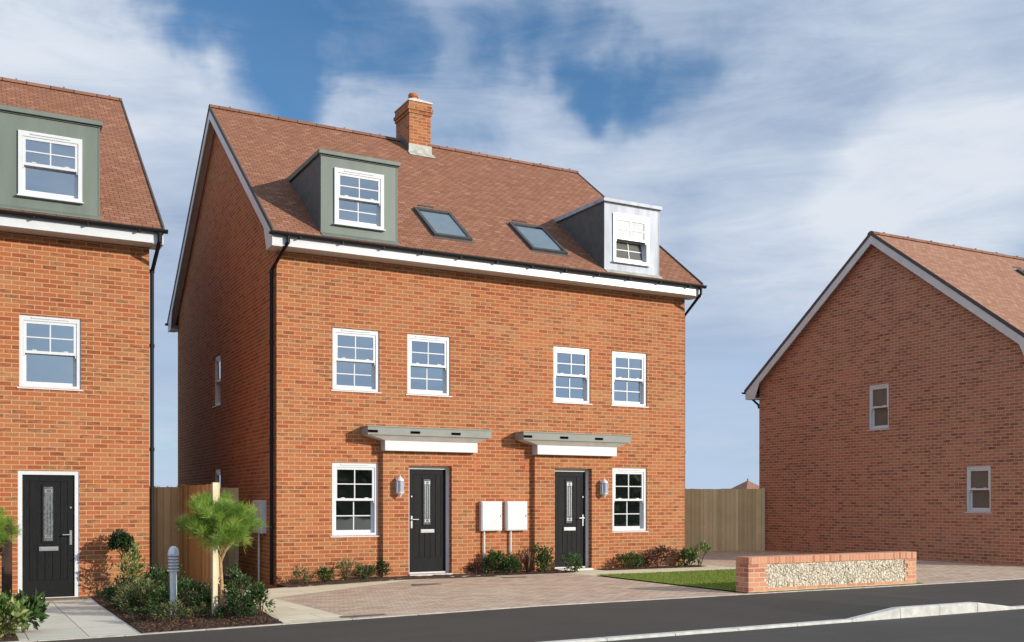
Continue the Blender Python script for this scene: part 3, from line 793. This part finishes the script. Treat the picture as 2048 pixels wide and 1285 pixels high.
pathL = lambda y: 1.80+.05*(y-12)/6
bedR = lambda y: 3.42+.09*(y-12)
p2R = lambda y: 4.30-.02*(y-12)+.05
sheet('front_path', .52, pathL, 12.29, 18.26, .0, M['slab_grey'])
sheet('mulch_bed', pathL, bedR, 12.29, 19.0, .012, M['soil'], 40, 80, rough=.018)
sheet('mulch_bed', -6, .52, 12.29, 18.39, .012, M['soil'], 60, 60, rough=.018)
def backY(x):    # front edge of the buff path along the middle house
    pts = [(4.2, 15.8), (5.8, 16.6), (7.2, 17.3), (9.3, 17.75), (11, 17.75)]
    for (a, ya), (b, yb) in zip(pts, pts[1:]):
        if x <= b: return ya+(yb-ya)*max(0, (x-a)/(b-a))
    return 17.75
sheet('side_path', bedR, p2R, 12.29, 21.2, .004, M['slab'])
sheet('driveway', p2R, 10.85, 12.29, lambda s: backY(4.3+6.55*s), .0, M['paver'], 26, 14)
sheet('house_path', 4.2, 9.3, lambda s: backY(4.2+5.1*s), lambda s: 17.55+.45*s, .004, M['slab'], 20, 4)
sheet('wall_bed', 5.0, 9.1, 17.5, 18.39, .010, M['soil'], 40, 14, rough=.015)
sheet('wall_bed', 9.0, 11.1, 17.72, 18.39, .016, M['soil'], 24, 10, rough=.015)
sheet('wall_bed', 11.9, 14.6, 17.9, 18.39, .016, M['soil'], 30, 8, rough=.015)
sheet('lawn_path', 10.85, 14.95, 16.72, 18.30, .0, M['slab'])
sheet('turf', 10.87, 14.95, 12.30, 16.72, .018, M['grass'], 50, 50, rough=.006)
sheet('driveway', 14.95, 45, 12.29, 26, .0, M['paver'], 30, 14)
sheet('rear_yard', 14.36, 14.95, 18.3, 26, .0, M['paver'], 4, 8)
# the slab in front of the first door and drain grating lines
for nm, x0, x1, y0, y1, o in (('drain_cover', 6.85, 7.35, 16.25, 16.45, .007), ('drain_cover', 4.25, 4.85, 12.45, 12.6, .007), ('drain_cover', 9.0, 9.5, 17.0, 17.15, .007)):
    m = MB(); 
    for i in range(5):
        yy = y0+(y1-y0)*i/5; m.box(x0, x1, yy, yy+(y1-y0)/5-.012, 0, .006)
    ob = m.build(nm, M['grating']); ob.location = (0, 0, gz((x0+x1)/2, y0)+o-.003)
    tag(ob, {6.85: 'dark slotted drain cover in the driveway below the nearer front door', 4.25: 'dark slotted drain cover at the pavement end of the driveway', 9.0: 'dark slotted drain cover in the driveway below the white meter boxes'}[x0], 'drain cover', 'drain covers in the driveway')

# ------------------------------------------------------------------ fences
def fence(name, label, cat, A, B, h, mat, posts, z0=.0, gravel=True, cap=False):
    ax, ay = A; bx, by = B; L = math.hypot(bx-ax, by-ay); rzz = math.atan2(by-ay, bx-ax)
    t = thing(name, label, cat, (ax, ay, z0), rzz)
    m = MB(); x = 0; i = 0; base = .15 if gravel else .03
    while x < L-.01:
        w = min(.14, L-x); zz = h+random.uniform(-.008, .008)
        m.prism([(x+.001, -.012 if i % 2 else 0), (x+w-.001, .004), (x+w-.001, .016), (x+.001, .006)], base, zz, 'z')
        x += .135; i += 1
    m.build('board_panel', mat, t)
    for z in (.35, h*.55, h-.15):
        r = MB(); r.box(.0, L, .017, .06, z, z+.05); r.build('rail', M['fence_d'], t)
    if gravel:
        g = MB(); g.box(0, L, -.02, .015, -.1, .148); g.build('gravel_board', M['fence_d'], t)
    for p in posts:
        q = MB(); q.box(p-.05, p+.05, -.035, .062, -.1, h+.03); q.build('post', M['fence_d'], t, bevel=.005)
    return t
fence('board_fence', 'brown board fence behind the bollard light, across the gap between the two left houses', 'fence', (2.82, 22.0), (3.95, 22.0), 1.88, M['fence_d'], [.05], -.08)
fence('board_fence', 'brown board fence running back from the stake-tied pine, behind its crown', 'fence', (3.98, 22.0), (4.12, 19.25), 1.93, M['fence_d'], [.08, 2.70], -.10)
gt = fence('side_gate', 'pale boarded gate at the end of the path beside the middle house', 'gate', (4.10, 21.25), (5.0, 21.25), 1.85, M['fence'], [], -.06, gravel=False)
m = MB(); m.box(.03, .07, -.045, -.012, .95, 1.15); m.build('gate_latch', M['black'], gt)
fence('board_fence', 'pale green-brown board fence closing the gap between the middle house and the right house', 'fence', (15.2, 24.8), (20.88, 22.95), 1.88, M['fence'], [3.02, 5.9], .0, gravel=False)

# ------------------------------------------------------------------ flint garden wall
gw_ = thing('garden_wall', 'low flint-faced garden wall with brick ends and brick coping, beside the lawn', 'wall', (10.90, 12.36, 0))
L, T_, Hh = 3.83, .30, .62; b0 = .02
m = MB()
m.box(0, .33, 0, T_, b0, Hh-.115); m.box(L-.22, L, 0, T_, b0, Hh-.115)
m.box(.33, L-.22, 0, T_, b0, b0+.10)
# toothed brick quoins
for i, z in enumerate([b0+.10+.075*k for k in range(5)]):
    if z+.075 > Hh-.115: break
    if i % 2 == 0: m.box(.33, .40, .0, T_, z+.001, z+.074); m.box(L-.29, L-.22, 0, T_, z+.001, z+.074)
m.build('brick_pier', M['brick_wall'], gw_)
m = MB(); m.box(.331, L-.221, .012, T_-.012, b0+.101, Hh-.116); m.build('flint_panel_core', M['flint'], gw_).name = 'flint_panel'
m = MB(); m.box(-.0, L+.0, -.006, T_+.006, Hh-.1145, Hh); m.build('coping', M['brick_edge'], gw_, bevel=.006)
st = MB(); rr = random.Random(3)                              # knapped flints set in the front face
for i in range(520):
    cx = rr.uniform(.42, L-.31); cz = rr.uniform(b0+.13, Hh-.14); w, h = rr.uniform(.03, .055), rr.uniform(.018, .032)
    bb = len(st.v); a0 = rr.random()*6; nn = 7
    for k_ in range(nn):
        t = a0+k_*2*math.pi/nn; q = rr.uniform(.8, 1.1); st.v.append((cx+w*.5*q*math.cos(t)*1.1, .012, cz+h*.8*q*math.sin(t)))
    for k_ in range(nn):
        t = a0+k_*2*math.pi/nn; st.v.append((cx+w*.33*math.cos(t), .012-rr.uniform(.005, .012), cz+h*.5*math.sin(t)))
    v = rr.random()
    for k_ in range(nn): st.f.append((bb+k_, bb+(k_+1) % nn, bb+nn+(k_+1) % nn, bb+nn+k_)); st.r.append(v)
    st.f.append(tuple(bb+nn+k_ for k_ in range(nn))); st.r.append(v)
M['stone'] = leaf_mat('knapped_flint', [(0, (.24,.18,.13)), (.08, (.42,.34,.24)), (.18, (.58,.49,.35)), (.7, (.66,.58,.44)), (1, (.74,.67,.54))], rough=.45, trans=0)
so = st.build('flints', M['stone'], gw_); so['kind'] = 'stuff'

# ------------------------------------------------------------------ planting
rnd = random.Random(11)
def rv(): 
    while True:
        v = Vector((rnd.uniform(-1, 1), rnd.uniform(-1, 1), rnd.uniform(-1, 1)))
        if .01 < v.length < 1: return v.normalized()
def crown(n, rx, ry, rz, cz, lw, ll, clusters=14, up=.3, hollow=.35, rbias=0):
    """leaves gathered round clump centres so the crown has gaps and an uneven outline"""
    m = MB(); cs = []
    for i in range(clusters):
        d = rv(); q = rnd.uniform(hollow, .85); cs.append((Vector((d.x*rx*q, d.y*ry*q, d.z*rz*q)), rnd.uniform(.22, .42), rnd.uniform(-.18, .18)))
    for i in range(n):
        c, r_, tone = cs[i % clusters]; d = rv()*(rnd.random()**.5)
        p = c+Vector((d.x*rx, d.y*ry, d.z*rz))*r_*1.3+Vector((0, 0, cz))
        if p.z < .01: p.z = rnd.uniform(.01, .05)
        o = (p-Vector((0, 0, cz*.7))).normalized()+rv()*.7+Vector((0, 0, up))
        m.leaf(p, o, lw*rnd.uniform(.7, 1.2), ll*rnd.uniform(.7, 1.25), rv(), min(1, max(0, rnd.gauss(.45+tone+rbias, .22))))
    return m
def shrub(name, label, x, y, r, h, mat, n=260, lw=.03, ll=.055, cat='shrub', group=None, off=0, stems=6, stemmat='bark_dark', cl=14, up=.35):
    t = thing(name, label, cat, (x, y, gz(x, y)+off), rnd.random()*6, group)
    r *= 1.15; h *= 1.12; n = int(n*1.6)
    crown(n, r, r, h*.5, h*.52, lw, ll, cl, up).build('foliage', M[mat], t)
    s = MB()
    for i in range(stems):
        a = rnd.random()*6.28; q = rnd.uniform(.2, .7)
        s.tube([(0.01*math.cos(a), .01*math.sin(a), -.03), (r*q*.5*math.cos(a), r*q*.5*math.sin(a), h*.4), (r*q*math.cos(a), r*q*math.sin(a), h*rnd.uniform(.6, .85))], [.008, .006, .003], 5)
    s.build('stems', M[stemmat], t)
    return t
def spiky(name, label, x, y, r, h, mat, n=60, w=.025, cat='plant', group=None):
    t = thing(name, label, cat, (x, y, gz(x, y)), 0, group); m = MB()
    for i in range(n):
        a = rnd.random()*6.28; lean = rnd.uniform(.05, 1)*r; hh = h*rnd.uniform(.55, 1)*(1-.35*lean/r); tone = min(1, max(0, rnd.gauss(.5, .25)))
        d = Vector((math.cos(a), math.sin(a), 0)); sd = Vector((-d.y, d.x, 0))*w*.5
        p = [d*.02+Vector((0, 0, 0)), d*lean*.35+Vector((0, 0, hh*.6)), d*lean*.75+Vector((0, 0, hh*.95)), d*lean*1.1+Vector((0, 0, hh*.92))]
        b = len(m.v)
        for i_, q in enumerate(p):
            ww = (1, .9, .55, .05)[i_]; m.v += [tuple(q-sd*ww), tuple(q+sd*ww)]
        for i_ in range(3): m.f.append((b+2*i_, b+2*i_+1, b+2*i_+3, b+2*i_+2)); m.r.append(tone)
    m.build('blades', M[mat], t); return t

def pine(label, x, y, cz, rx, rzz, stakeh, stakemat, barkmat, sx=-.05, n=19000, tx=.03, hw=.034):
    t = thing('pine_tree', label, 'tree', (x, y, gz(x, y)), 0)
    tr = MB(); 
    tr.tube([(tx, .02, -.05), (tx+.012, .02, .4), (tx-.01, .02, .8), (tx+.005, .02, cz-rzz*.9), (tx+.01, .0, cz)], [.026, .023, .021, .020, .010], 9)
    for i in range(11):
        a = i*2.4; q = rnd.uniform(.45, .85)
        tr.tube([(tx, .01, cz-rzz*rnd.uniform(.85, 1.25)), (tx+rx*q*.45*math.cos(a), rx*q*.45*math.sin(a), cz-rzz*.62), (tx+rx*q*math.cos(a), rx*q*math.sin(a), cz-rzz*rnd.uniform(-.1, .3))], [.013, .009, .004], 6)
    tr.build('trunk', M[barkmat], t)
    m = MB()
    tufts = []
    for i in range(170):
        d = rv(); q = rnd.uniform(.25, 1.0); c = Vector((d.x*rx*q+tx*.5, d.y*rx*q, cz+d.z*rzz*q*(1 if d.z > 0 else .75))); tufts.append((c, rnd.gauss(.5, .22)))
    for i in range(n):
        c, tone = tufts[i % len(tufts)]
        out = (c-Vector((0, 0, cz-rzz*.5))).normalized()
        dd = (out*.6+rv()*.9+Vector((0, 0, .45))).normalized()
        p = c+rv()*rnd.uniform(.01, .06)
        m.leaf(p, dd, .0042, rnd.uniform(.07, .17), rv(), min(1, max(0, rnd.gauss(tone, .15))))
    m.build('crown', M['needle'], t)
    s = MB(); s.box(sx-hw, sx+hw, -.038, .038, -.05, stakeh); 
    tie = MB(); tie.box(sx-.045, tx+.04, -.05, -.0385, stakeh*.62, stakeh*.62+.04); 
    tie.build('tree_tie', M['black'], t)
    so = s.build('timber_stake', M[stakemat], bevel=.006); so.location = t.location
    tag(so, 'square pale timber stake tied to the pine in the mulch bed' if stakemat == 'stake' else 'dark brown timber stake at the left edge, half hidden by pine needles', 'stake')
    return t
pine('lollipop pine with bright green needles on a thin bare trunk, in the mulch bed', 2.98, 13.77, 1.22, .50, .40, 1.78, 'stake', 'bark', sx=-.055, tx=.03)
pine('pine crown cut by the left edge of the photo, beside the left house door', .12, 16.9, 1.16, .42, .30, 1.3, 'stake_dark', 'bark_dark', sx=.43, tx=.30, n=14000, hw=.07)

# small topiary ball tree by the left house wall
t = thing('topiary_tree', 'small dark round-headed tree on a thin stem against the left house wall', 'tree', (2.30, 17.95, gz(2.3, 17.95)))
s = MB(); s.tube([(0, 0, -.03), (.02, 0, .3), (-.01, 0, .6), (0, 0, .85)], [.014, .012, .011, .008], 7)
for i in range(6): a = i*1.1; s.tube([(0, 0, .68), (.12*math.cos(a), .12*math.sin(a), .84)], [.006, .003], 5)
s.build('trunk', M['bark_dark'], t)
crown(2200, .25, .25, .19, .93, .03, .045, 26, .1, .25).build('crown', M['leaf_dark'], t)
cb = MB()
m = crown(60, .20, .2, .12, .80, .035, .06, 5, .1, .3); m.build('low_leaves', M['olive'], t)

# left bed around the bollard
shrub('variegated_shrub', 'tall thin shrub with cream and red leaf edges, under the round-headed tree', 2.40, 17.85, .20, .80, 'leaf_lime', 300, .035, .07, cl=20)
shrub('olive_shrub', 'olive-green shrub low beside the grey path, left of the bollard light', 2.17, 15.6, .30, .42, 'olive', 520, .018, .055, stems=8)
shrub('olive_shrub', 'feathery yellow-green shrub at the front of the bed, just left of the bollard foot', 2.14, 14.75, .26, .34, 'olive', 520, .014, .06)
shrub('dark_shrub', 'dark low shrub at the front of the bed, beside the grey slab path', 2.12, 13.75, .22, .20, 'leaf_dark', 260, .022, .04)
shrub('olive_shrub', 'low olive tuft in front of the bed between bollard light and stake', 2.62, 13.55, .17, .20, 'olive', 260, .016, .045)
shrub('dark_shrub', 'low dark creeping shrub in front of the timber stake', 2.98, 13.3, .20, .17, 'leaf_dark', 240, .022, .04)
shrub('dark_shrub', 'dark spreading shrub between the grey path and the olive shrubs', 2.02, 16.0, .26, .30, 'leaf_dark', 380, .026, .05)
shrub('dark_shrub', 'dark bushy shrub in the left part of the bed, halfway along the grey path', 2.16, 14.9, .24, .38, 'leaf', 420, .024, .045)
shrub('olive_shrub', 'olive shrub at the front left corner of the bed, nearest the pavement', 2.28, 13.25, .18, .26, 'olive', 300, .016, .045)
shrub('green_shrub', 'green shrub directly left of the bollard light post', 2.34, 14.5, .17, .40, 'leaf', 340, .024, .045)
shrub('bronze_shrub', 'thin bronze twiggy shrub behind the timber stake', 3.12, 15.0, .22, .42, 'leaf_red', 160, .024, .05)
shrub('dark_shrub', 'dark glossy shrub behind the bollard light, against the fence', 2.85, 16.9, .38, .48, 'leaf_dark', 620, .032, .055)
shrub('green_shrub', 'mid-green leafy shrub between the bollard light and the timber stake', 2.78, 15.3, .30, .46, 'leaf', 560, .03, .055)
shrub('lime_shrub', 'low yellow-green shrub right at the right of the bollard foot', 2.72, 14.45, .20, .27, 'olive', 420, .02, .045)
shrub('green_shrub', 'bushy dark green shrub just left of the timber stake foot', 2.84, 14.05, .17, .34, 'leaf', 380, .026, .045)
shrub('glossy_shrub', 'upright glossy shrub right of the timber stake with red tips', 3.24, 13.75, .17, .52, 'leaf', 360, .03, .065, cl=16)
shrub('glossy_shrub', 'rounded glossy shrub at the right end of the mulch bed', 3.43, 13.35, .19, .42, 'leaf', 460, .028, .05)
shrub('glossy_shrub', 'small glossy shrub low at the foot of the timber stake, to its right', 3.15, 13.2, .14, .30, 'leaf_dark', 300, .024, .045)
shrub('bronze_shrub', 'sparse bronze-leaved shrub behind the glossy ones at the right end of the bed', 3.40, 14.5, .22, .50, 'leaf_red', 150, .028, .06)
shrub('dark_shrub', 'dark shrub at the corner where the grey path meets the left house', 2.15, 16.7, .24, .36, 'leaf_dark', 380, .026, .05)
shrub('flowering_shrub', 'low shrub dotted with pale flowers at the foot of the left house corner', 2.95, 18.1, .3, .42, 'leaf', 380, .03, .05)
fl = MB(); 
for i in range(22): 
    d = rv(); fl.leaf(Vector((d.x*.28, d.y*.28, .22+.24*rnd.random())), Vector((0, 0, 1))+rv()*.8, .025, .03, rv(), 1)
flo = fl.build('flowers', M['upvc_warm'], COL.objects[-1] if False else [o for o in COL.objects if o.name.startswith('flowering_shrub')][0])
# the left corner of the frame
shrub('variegated_shrub', 'broad-leaved dark green shrub at the left edge of the grey slab path', .60, 13.3, .24, .44, 'leaf', 340, .06, .095, cl=18)
shrub('variegated_shrub', 'yellow-green leafed shrub in the lower left corner of the photo', .40, 12.8, .20, .44, 'leaf_lime', 320, .055, .09, cl=16)
shrub('olive_shrub', 'dull olive shrub low in the lower left corner, in the mulch', .35, 12.75, .22, .22, 'olive', 260, .03, .05)
shrub('dark_shrub', 'dark shrub at the left edge, under the cut-off pine', .15, 15.3, .3, .45, 'leaf_dark', 400, .035, .06)
# along the middle house
row = [(5.35, 17.95, .17, .30, 'olive', 'small yellow-green shrub nearest the black downpipe'), (5.78, 17.9, .15, .24, 'leaf', 'little dark green shrub below the left side of the ground floor window'),
       (6.20, 18.0, .24, .40, 'olive', 'spreading pale olive shrub under the ground floor window left of the first door'), (6.62, 18.1, .17, .27, 'leaf', 'small green shrub under the right side of that ground floor window'),
       (6.92, 18.15, .15, .29, 'leaf_dark', 'little dark shrub in the corner where the first porch starts')]
for i, (x, y, r, h, mt, lb) in enumerate(row): shrub('small_shrub', lb, x, y, r, h, mt, 340, .014 if mt == 'olive' else .022, .045, group='small shrubs along the wall left of the first door')
shrub('leafy_shrub', 'fresh green leafy shrub below the left white meter box', 9.32, 18.12, .24, .50, 'leaf', 420, .04, .07, cl=12)
shrub('leafy_shrub', 'low green shrub between the two meter box pipes', 9.68, 18.02, .20, .34, 'leaf', 320, .035, .06)
spiky('spiky_plant', 'bronze sword-leaved plant below the right white meter box', 10.05, 17.98, .38, .62, 'leaf_red', 60)
shrub('leafy_shrub', 'green leafy shrub with red shoots right of the sword-leaved plant', 10.42, 18.0, .24, .52, 'leaf', 420, .035, .06)
shrub('leafy_shrub', 'small green shrub in front of the second front door', 11.05, 17.85, .20, .34, 'leaf', 300, .03, .055)
shrub('bronze_shrub', 'tiny dark red shrub left of the left meter box pipe', 8.98, 18.2, .16, .20, 'leaf_red', 160, .03, .05)
shrub('leafy_shrub', 'low green shrub under the wall lamp right of the second door', 12.62, 18.12, .32, .33, 'leaf', 380, .035, .06)
shrub('bronze_shrub', 'purple-brown shrub under the ground floor window right of the second door', 13.42, 18.1, .34, .42, 'leaf_red', 460, .032, .055)
shrub('bronze_shrub', 'small reddish shrub between the green shrub and the purple-brown one', 13.0, 18.15, .18, .2, 'leaf_red', 160, .03, .05)
shrub('laurel', 'bright green large-leaved shrub at the right corner of the middle house', 14.45, 18.0, .26, .56, 'leaf_lime', 90, .07, .12, cl=9, stems=5)
shrub('laurel', 'darker green low shrub close against the right corner of the middle house', 14.18, 18.12, .22, .34, 'leaf', 160, .04, .07, cl=9)

# lawn blades and bark chips: nobody could count them
m = MB()
for i in range(26000):
    x, y = rnd.uniform(10.88, 14.94), rnd.uniform(12.68, 16.71)
    m.leaf(Vector((x, y, gz(x, y)+.012)), Vector((rnd.uniform(-.5, .5), rnd.uniform(-.5, .5), 1)), .008, rnd.uniform(.018, .042), rv(), rnd.random())
o = m.build('lawn_grass', M['grassblade']); o['kind'] = 'stuff'; tag(o, 'short mown green grass of the small lawn left of the flint wall', 'grass')
m = MB()
def chips(n, fx0, fx1, y0, y1):
    for i in range(n):
        y = rnd.uniform(y0, y1); x = rnd.uniform(fx0(y), fx1(y)); p = Vector((x, y, gz(x, y)+.026))
        m.leaf(p, Vector((rnd.uniform(-1, 1), rnd.uniform(-1, 1), rnd.uniform(-.1, .5))), .014, rnd.uniform(.02, .045), Vector((rnd.uniform(-.6, .6), rnd.uniform(-.6, .6), 1)), rnd.random())
chips(7000, lambda y: pathL(y)+.02, lambda y: bedR(y)-.02, 12.32, 16.5); chips(900, lambda y: -.2, lambda y: .5, 12.32, 14)
o = m.build('bark_mulch', M['chips']); o['kind'] = 'stuff'; tag(o, 'loose brown bark mulch on the planting beds at the left', 'mulch')

# ------------------------------------------------------------------ bollard light
b = thing('bollard_light', 'slim silver metal bollard light with a domed louvred head, standing in the mulch bed', 'bollard', (2.50, 14.37, gz(2.5, 14.37)))
MB().lathe([(.075, -.02), (.075, .012), (.048, .016), (.048, .60)], 0, 0, 20).build('post', M['galv'], b, smooth=False)
h = MB()
for i in range(5):
    z = .60+i*.042; h.lathe([(.052, z), (.072, z), (.072, z+.012), (.052, z+.022)], 0, 0, 20)
h.build('louvres', M['galv'], b)
MB().lathe([(.048, .60), (.048, .81)], 0, 0, 16).build('lamp_glass', M['lampglass'], b)
MB().lathe([(.074, .81), (.074, .835), (.069, .87), (.054, .91), (.030, .935), (.004, .942)], 0, 0, 20).build('dome_cap', M['galv'], b)

# ------------------------------------------------------------------ beyond the fences
def hedge(label, x0, x1, y, w, h, n, lw=.25, name='hedge', z=0, var=.4):
    m = MB()
    for i in range(n):
        x = rnd.uniform(x0, x1); hh = h*(1+var*(math.sin(x*.37)+math.sin(x*.91+2)+math.sin(x*.13+1))/3)
        d = rnd.random()**.4
        p = Vector((x, y+rnd.uniform(-w, w)*.5, z+hh*d))
        m.leaf(p, rv()+Vector((0, 0, .3)), lw, lw*1.3, rv(), rnd.random())
    b = MB(); k = 24
    for i in range(k):
        a = x0+(x1-x0)*i/k; c = x0+(x1-x0)*(i+1)/k
        ha, hc = [h*(1+var*(math.sin(q*.37)+math.sin(q*.91+2)+math.sin(q*.13+1))/3)*.9 for q in (a, c)]
        bb = len(b.v); b.v += [(a, y-w*.3, z), (c, y-w*.3, z), (c, y+w*.3, z), (a, y+w*.3, z), (a, y-w*.2, z+ha), (c, y-w*.2, z+hc), (c, y+w*.2, z+hc), (a, y+w*.2, z+ha)]
        for q in ((0,1,5,4), (4,5,6,7), (2,3,7,6)): b.f.append(tuple(bb+i_ for i_ in q))
    t = thing(name, label, 'hedge', (0, 0, 0))
    m.build('foliage', M['hedge'], t); b.r = [.2]*len(b.f); b.build('branches', M['hedge'], t)
    return t
hedge('dark hedge far off, showing over the fence between the two left houses', 5, 20, 62, 2.5, 2.35, 5000, .22, var=.25)
hedge('hedge added out of view across the road, reflected dark in the ground floor panes', -60, 60, -24, 4, 3.3, 9000, .5, name='reflection_hedge', var=.5)  # added out of view so the ground floor panes reflect something dark
hs = thing('distant_house', 'tiny far-off house roof peak just above the right-hand fence', 'house', (101.7, 115.5, 0))
MB().box(-2.9, 2.9, -2.9, 2.9, 0, 2.4).build('wall', M['brick2'], hs)
r = MB(); r.v = [(-3.3, -3.3, 2.35), (3.3, -3.3, 2.35), (3.3, 3.3, 2.35), (-3.3, 3.3, 2.35), (0, 0, 4.65)]; r.f = [(0,1,4), (1,2,4), (2,3,4), (3,0,4), (3,2,1,0)]; r.build('roof', M['tile2'], hs)
MB().lathe([(.12, 4.5), (.12, 4.85), (.03, 4.95)], 0, 0, 8).build('finial', M['terracotta'], hs)

# ------------------------------------------------------------------ sky, sun, camera
A = R(61.7); CA, SA = math.cos(A), math.sin(A)
def sdir(u, v):
    k = (u-1024)/2032; return Vector((CA+k*SA, SA-k*CA, (1004-v)/2032)).normalized()
w = bpy.data.worlds.new('World'); SC.world = w; w.use_nodes = True
t = NT(w.node_tree); bg = w.node_tree.nodes['Background']
sky = t.node('ShaderNodeTexSky'); sky.sky_type = 'NISHITA'; sky.sun_disc = False
sky.sun_elevation = R(17.4); sky.sun_rotation = R(141.3); sky.altitude = 50; sky.air_density = 1; sky.dust_density = .6; sky.ozone_density = 2.5
tc = t.node('ShaderNodeTexCoord').outputs['Generated']
def vmath(op, a, b=None, c=None):
    nd = t.node('ShaderNodeVectorMath', operation=op); t.put(nd.inputs[0], a)
    if b is not None: t.put(nd.inputs[1], b)
    return nd
# warp the direction so that cloud edges are ragged
nz = t.node('ShaderNodeTexNoise'); t.l.new(tc, nz.inputs['Vector']); nz.inputs['Scale'].default_value = 6; nz.inputs['Detail'].default_value = 5; nz.inputs['Roughness'].default_value = .55
wv = vmath('SUBTRACT', nz.outputs['Color'], (.5, .5, .5)).outputs[0]
sc_ = t.node('ShaderNodeVectorMath', operation='SCALE'); t.l.new(wv, sc_.inputs[0]); sc_.inputs['Scale'].default_value = .16
dirw = vmath('NORMALIZE', vmath('ADD', tc, sc_.outputs[0]).outputs[0]).outputs[0]
def blobs(lst):
    acc = None
    for (u, v, r, s) in lst:
        d = vmath('DOT_PRODUCT', dirw, tuple(sdir(u, v))).outputs['Value']
        g = t.mapr(d, math.cos(r/2032*1.0), 1.0, 0, s, smooth=True)
        acc = g if acc is None else t.math('ADD', acc, g)
    return acc
blue = blobs([(330, 10, 120, .8), (440, 50, 150, 1), (545, 110, 150, 1), (625, 165, 120, .9), (705, 100, 160, .9), (760, 40, 110, .6),
              (900, 85, 110, .6), (1000, 90, 110, .7), (1090, 95, 110, .8), (1190, 120, 110, .8), (1270, 175, 120, 1.0), (1350, 165, 100, .8), (1440, 110, 80, .6), (1160, 190, 90, .5), (900, 255, 110, .45),
              (250, -60, 200, .4), (560, -60, 200, .5)])
mp = t.node('ShaderNodeMapping'); t.l.new(tc, mp.inputs[0]); mp.inputs['Scale'].default_value = (1, 1, 2.9); mp.inputs['Rotation'].default_value = (R(14), R(-12), 0)
n1 = t.noise(mp.outputs[0], 3.2, 7, .48, dist=.3); n2 = t.noise(mp.outputs[0], 1.7, 5, .5, dist=.3)
sepz = t.node('ShaderNodeSeparateXYZ'); t.l.new(tc, sepz.inputs[0]); el = sepz.outputs[2]
bl = t.math('ADD', blue, t.math('MULTIPLY', t.math('SUBTRACT', n1, .5), 2.0))
mr = t.node('ShaderNodeMapping'); t.l.new(tc, mr.inputs[0]); mr.inputs['Scale'].default_value = (1.5, 1.5, 5); mr.inputs['Rotation'].default_value = (R(20), R(-17), 0)
bl = t.math('ADD', bl, t.math('MULTIPLY', t.math('SUBTRACT', t.noise(mr.outputs[0], 5, 9, .66, dist=.5), .5), 1.9))
bl = t.mapr(bl, -.15, 2.0, 0, .95, smooth=True)
# cloud brightness: pale lit clouds, greyer undersides
lit = blobs([(130, 140, 330, .8), (560, 240, 230, .7), (700, 170, 120, .4), (1900, 390, 260, .8), (1650, 470, 260, .5), (2000, 60, 300, .4), (1150, 330, 300, .35), (860, 160, 150, .3)])
shade = t.math('ADD', t.math('MULTIPLY', n2, .9), t.math('MULTIPLY', lit, .55))
mq = t.node('ShaderNodeMapping'); t.l.new(tc, mq.inputs[0]); mq.inputs['Scale'].default_value = (1.2, 1.2, 6.5); mq.inputs['Rotation'].default_value = (R(20), R(-17), 0)
n3 = t.noise(mq.outputs[0], 3.8, 9, .66, dist=.6)
shade = t.math('ADD', shade, t.math('MULTIPLY', t.math('SUBTRACT', n1, .5), .7))
shade = t.math('ADD', shade, t.math('MULTIPLY', t.math('SUBTRACT', n3, .5), .9))
ccol = t.ramp(shade, [(.15, (.31,.41,.58)), (.42, (.44,.545,.72)), (.70, (.60,.69,.84)), (1, (.80,.86,.95))])
low = t.ramp(el, [(0, (.56,.70,.90)), (.16, (.46,.60,.83)), (.3, (.38,.52,.76))])
ccol = t.mix(t.mapr(t.math('ADD', el, t.math('MULTIPLY', t.math('SUBTRACT', n1, .5), .5)), .02, .22, .85, 0, smooth=True), ccol, low)
sk = t.node('ShaderNodeVectorMath', operation='MULTIPLY'); t.l.new(sky.outputs[0], sk.inputs[0]); SKYK = 0.1
sk.inputs[1].default_value = (SKYK*.74, SKYK*1.25, SKYK*1.55)
ccol = t.mix(1, ccol, t.ramp(t.mapr(sepz.outputs[1], .2, -.7, 0, 1, smooth=True), [(0, (1, 1, 1)), (1, (1.30, 1.32, 1.34))]), 'MULTIPLY')   # brighter cloud on the sun's side
bmix = t.mix(bl, ccol, sk.outputs[0])
t.l.new(bmix, bg.inputs[0]); bg.inputs[1].default_value = .92

sd = bpy.data.lights.new('sun', 'SUN'); sd.energy = 4.6; sd.angle = R(.5); sd.color = (1, .925, .81)
so = bpy.data.objects.new('sun', sd); COL.objects.link(so); so.location = (20, -20, 20)
so.rotation_euler = Vector((-.80, 1, -.40)).to_track_quat('-Z', 'Y').to_euler()

cd = bpy.data.cameras.new('camera'); cam = bpy.data.objects.new('camera', cd); COL.objects.link(cam); SC.camera = cam
cam.location = (0, 0, 1.5); cam.rotation_euler = (R(90), 0, R(61.7-90))
cd.sensor_width = 36; cd.lens = 36*2032/2048; cd.shift_y = (1004-642.5)/2048; cd.clip_end = 2000; cd.clip_start = .1
SC.view_settings.view_transform = 'Standard'; SC.view_settings.look = 'None'; SC.view_settings.gamma = 1; SC.view_settings.exposure = 0
SC.cycles.max_bounces = 6
SC.cycles.transparent_max_bounces = 8
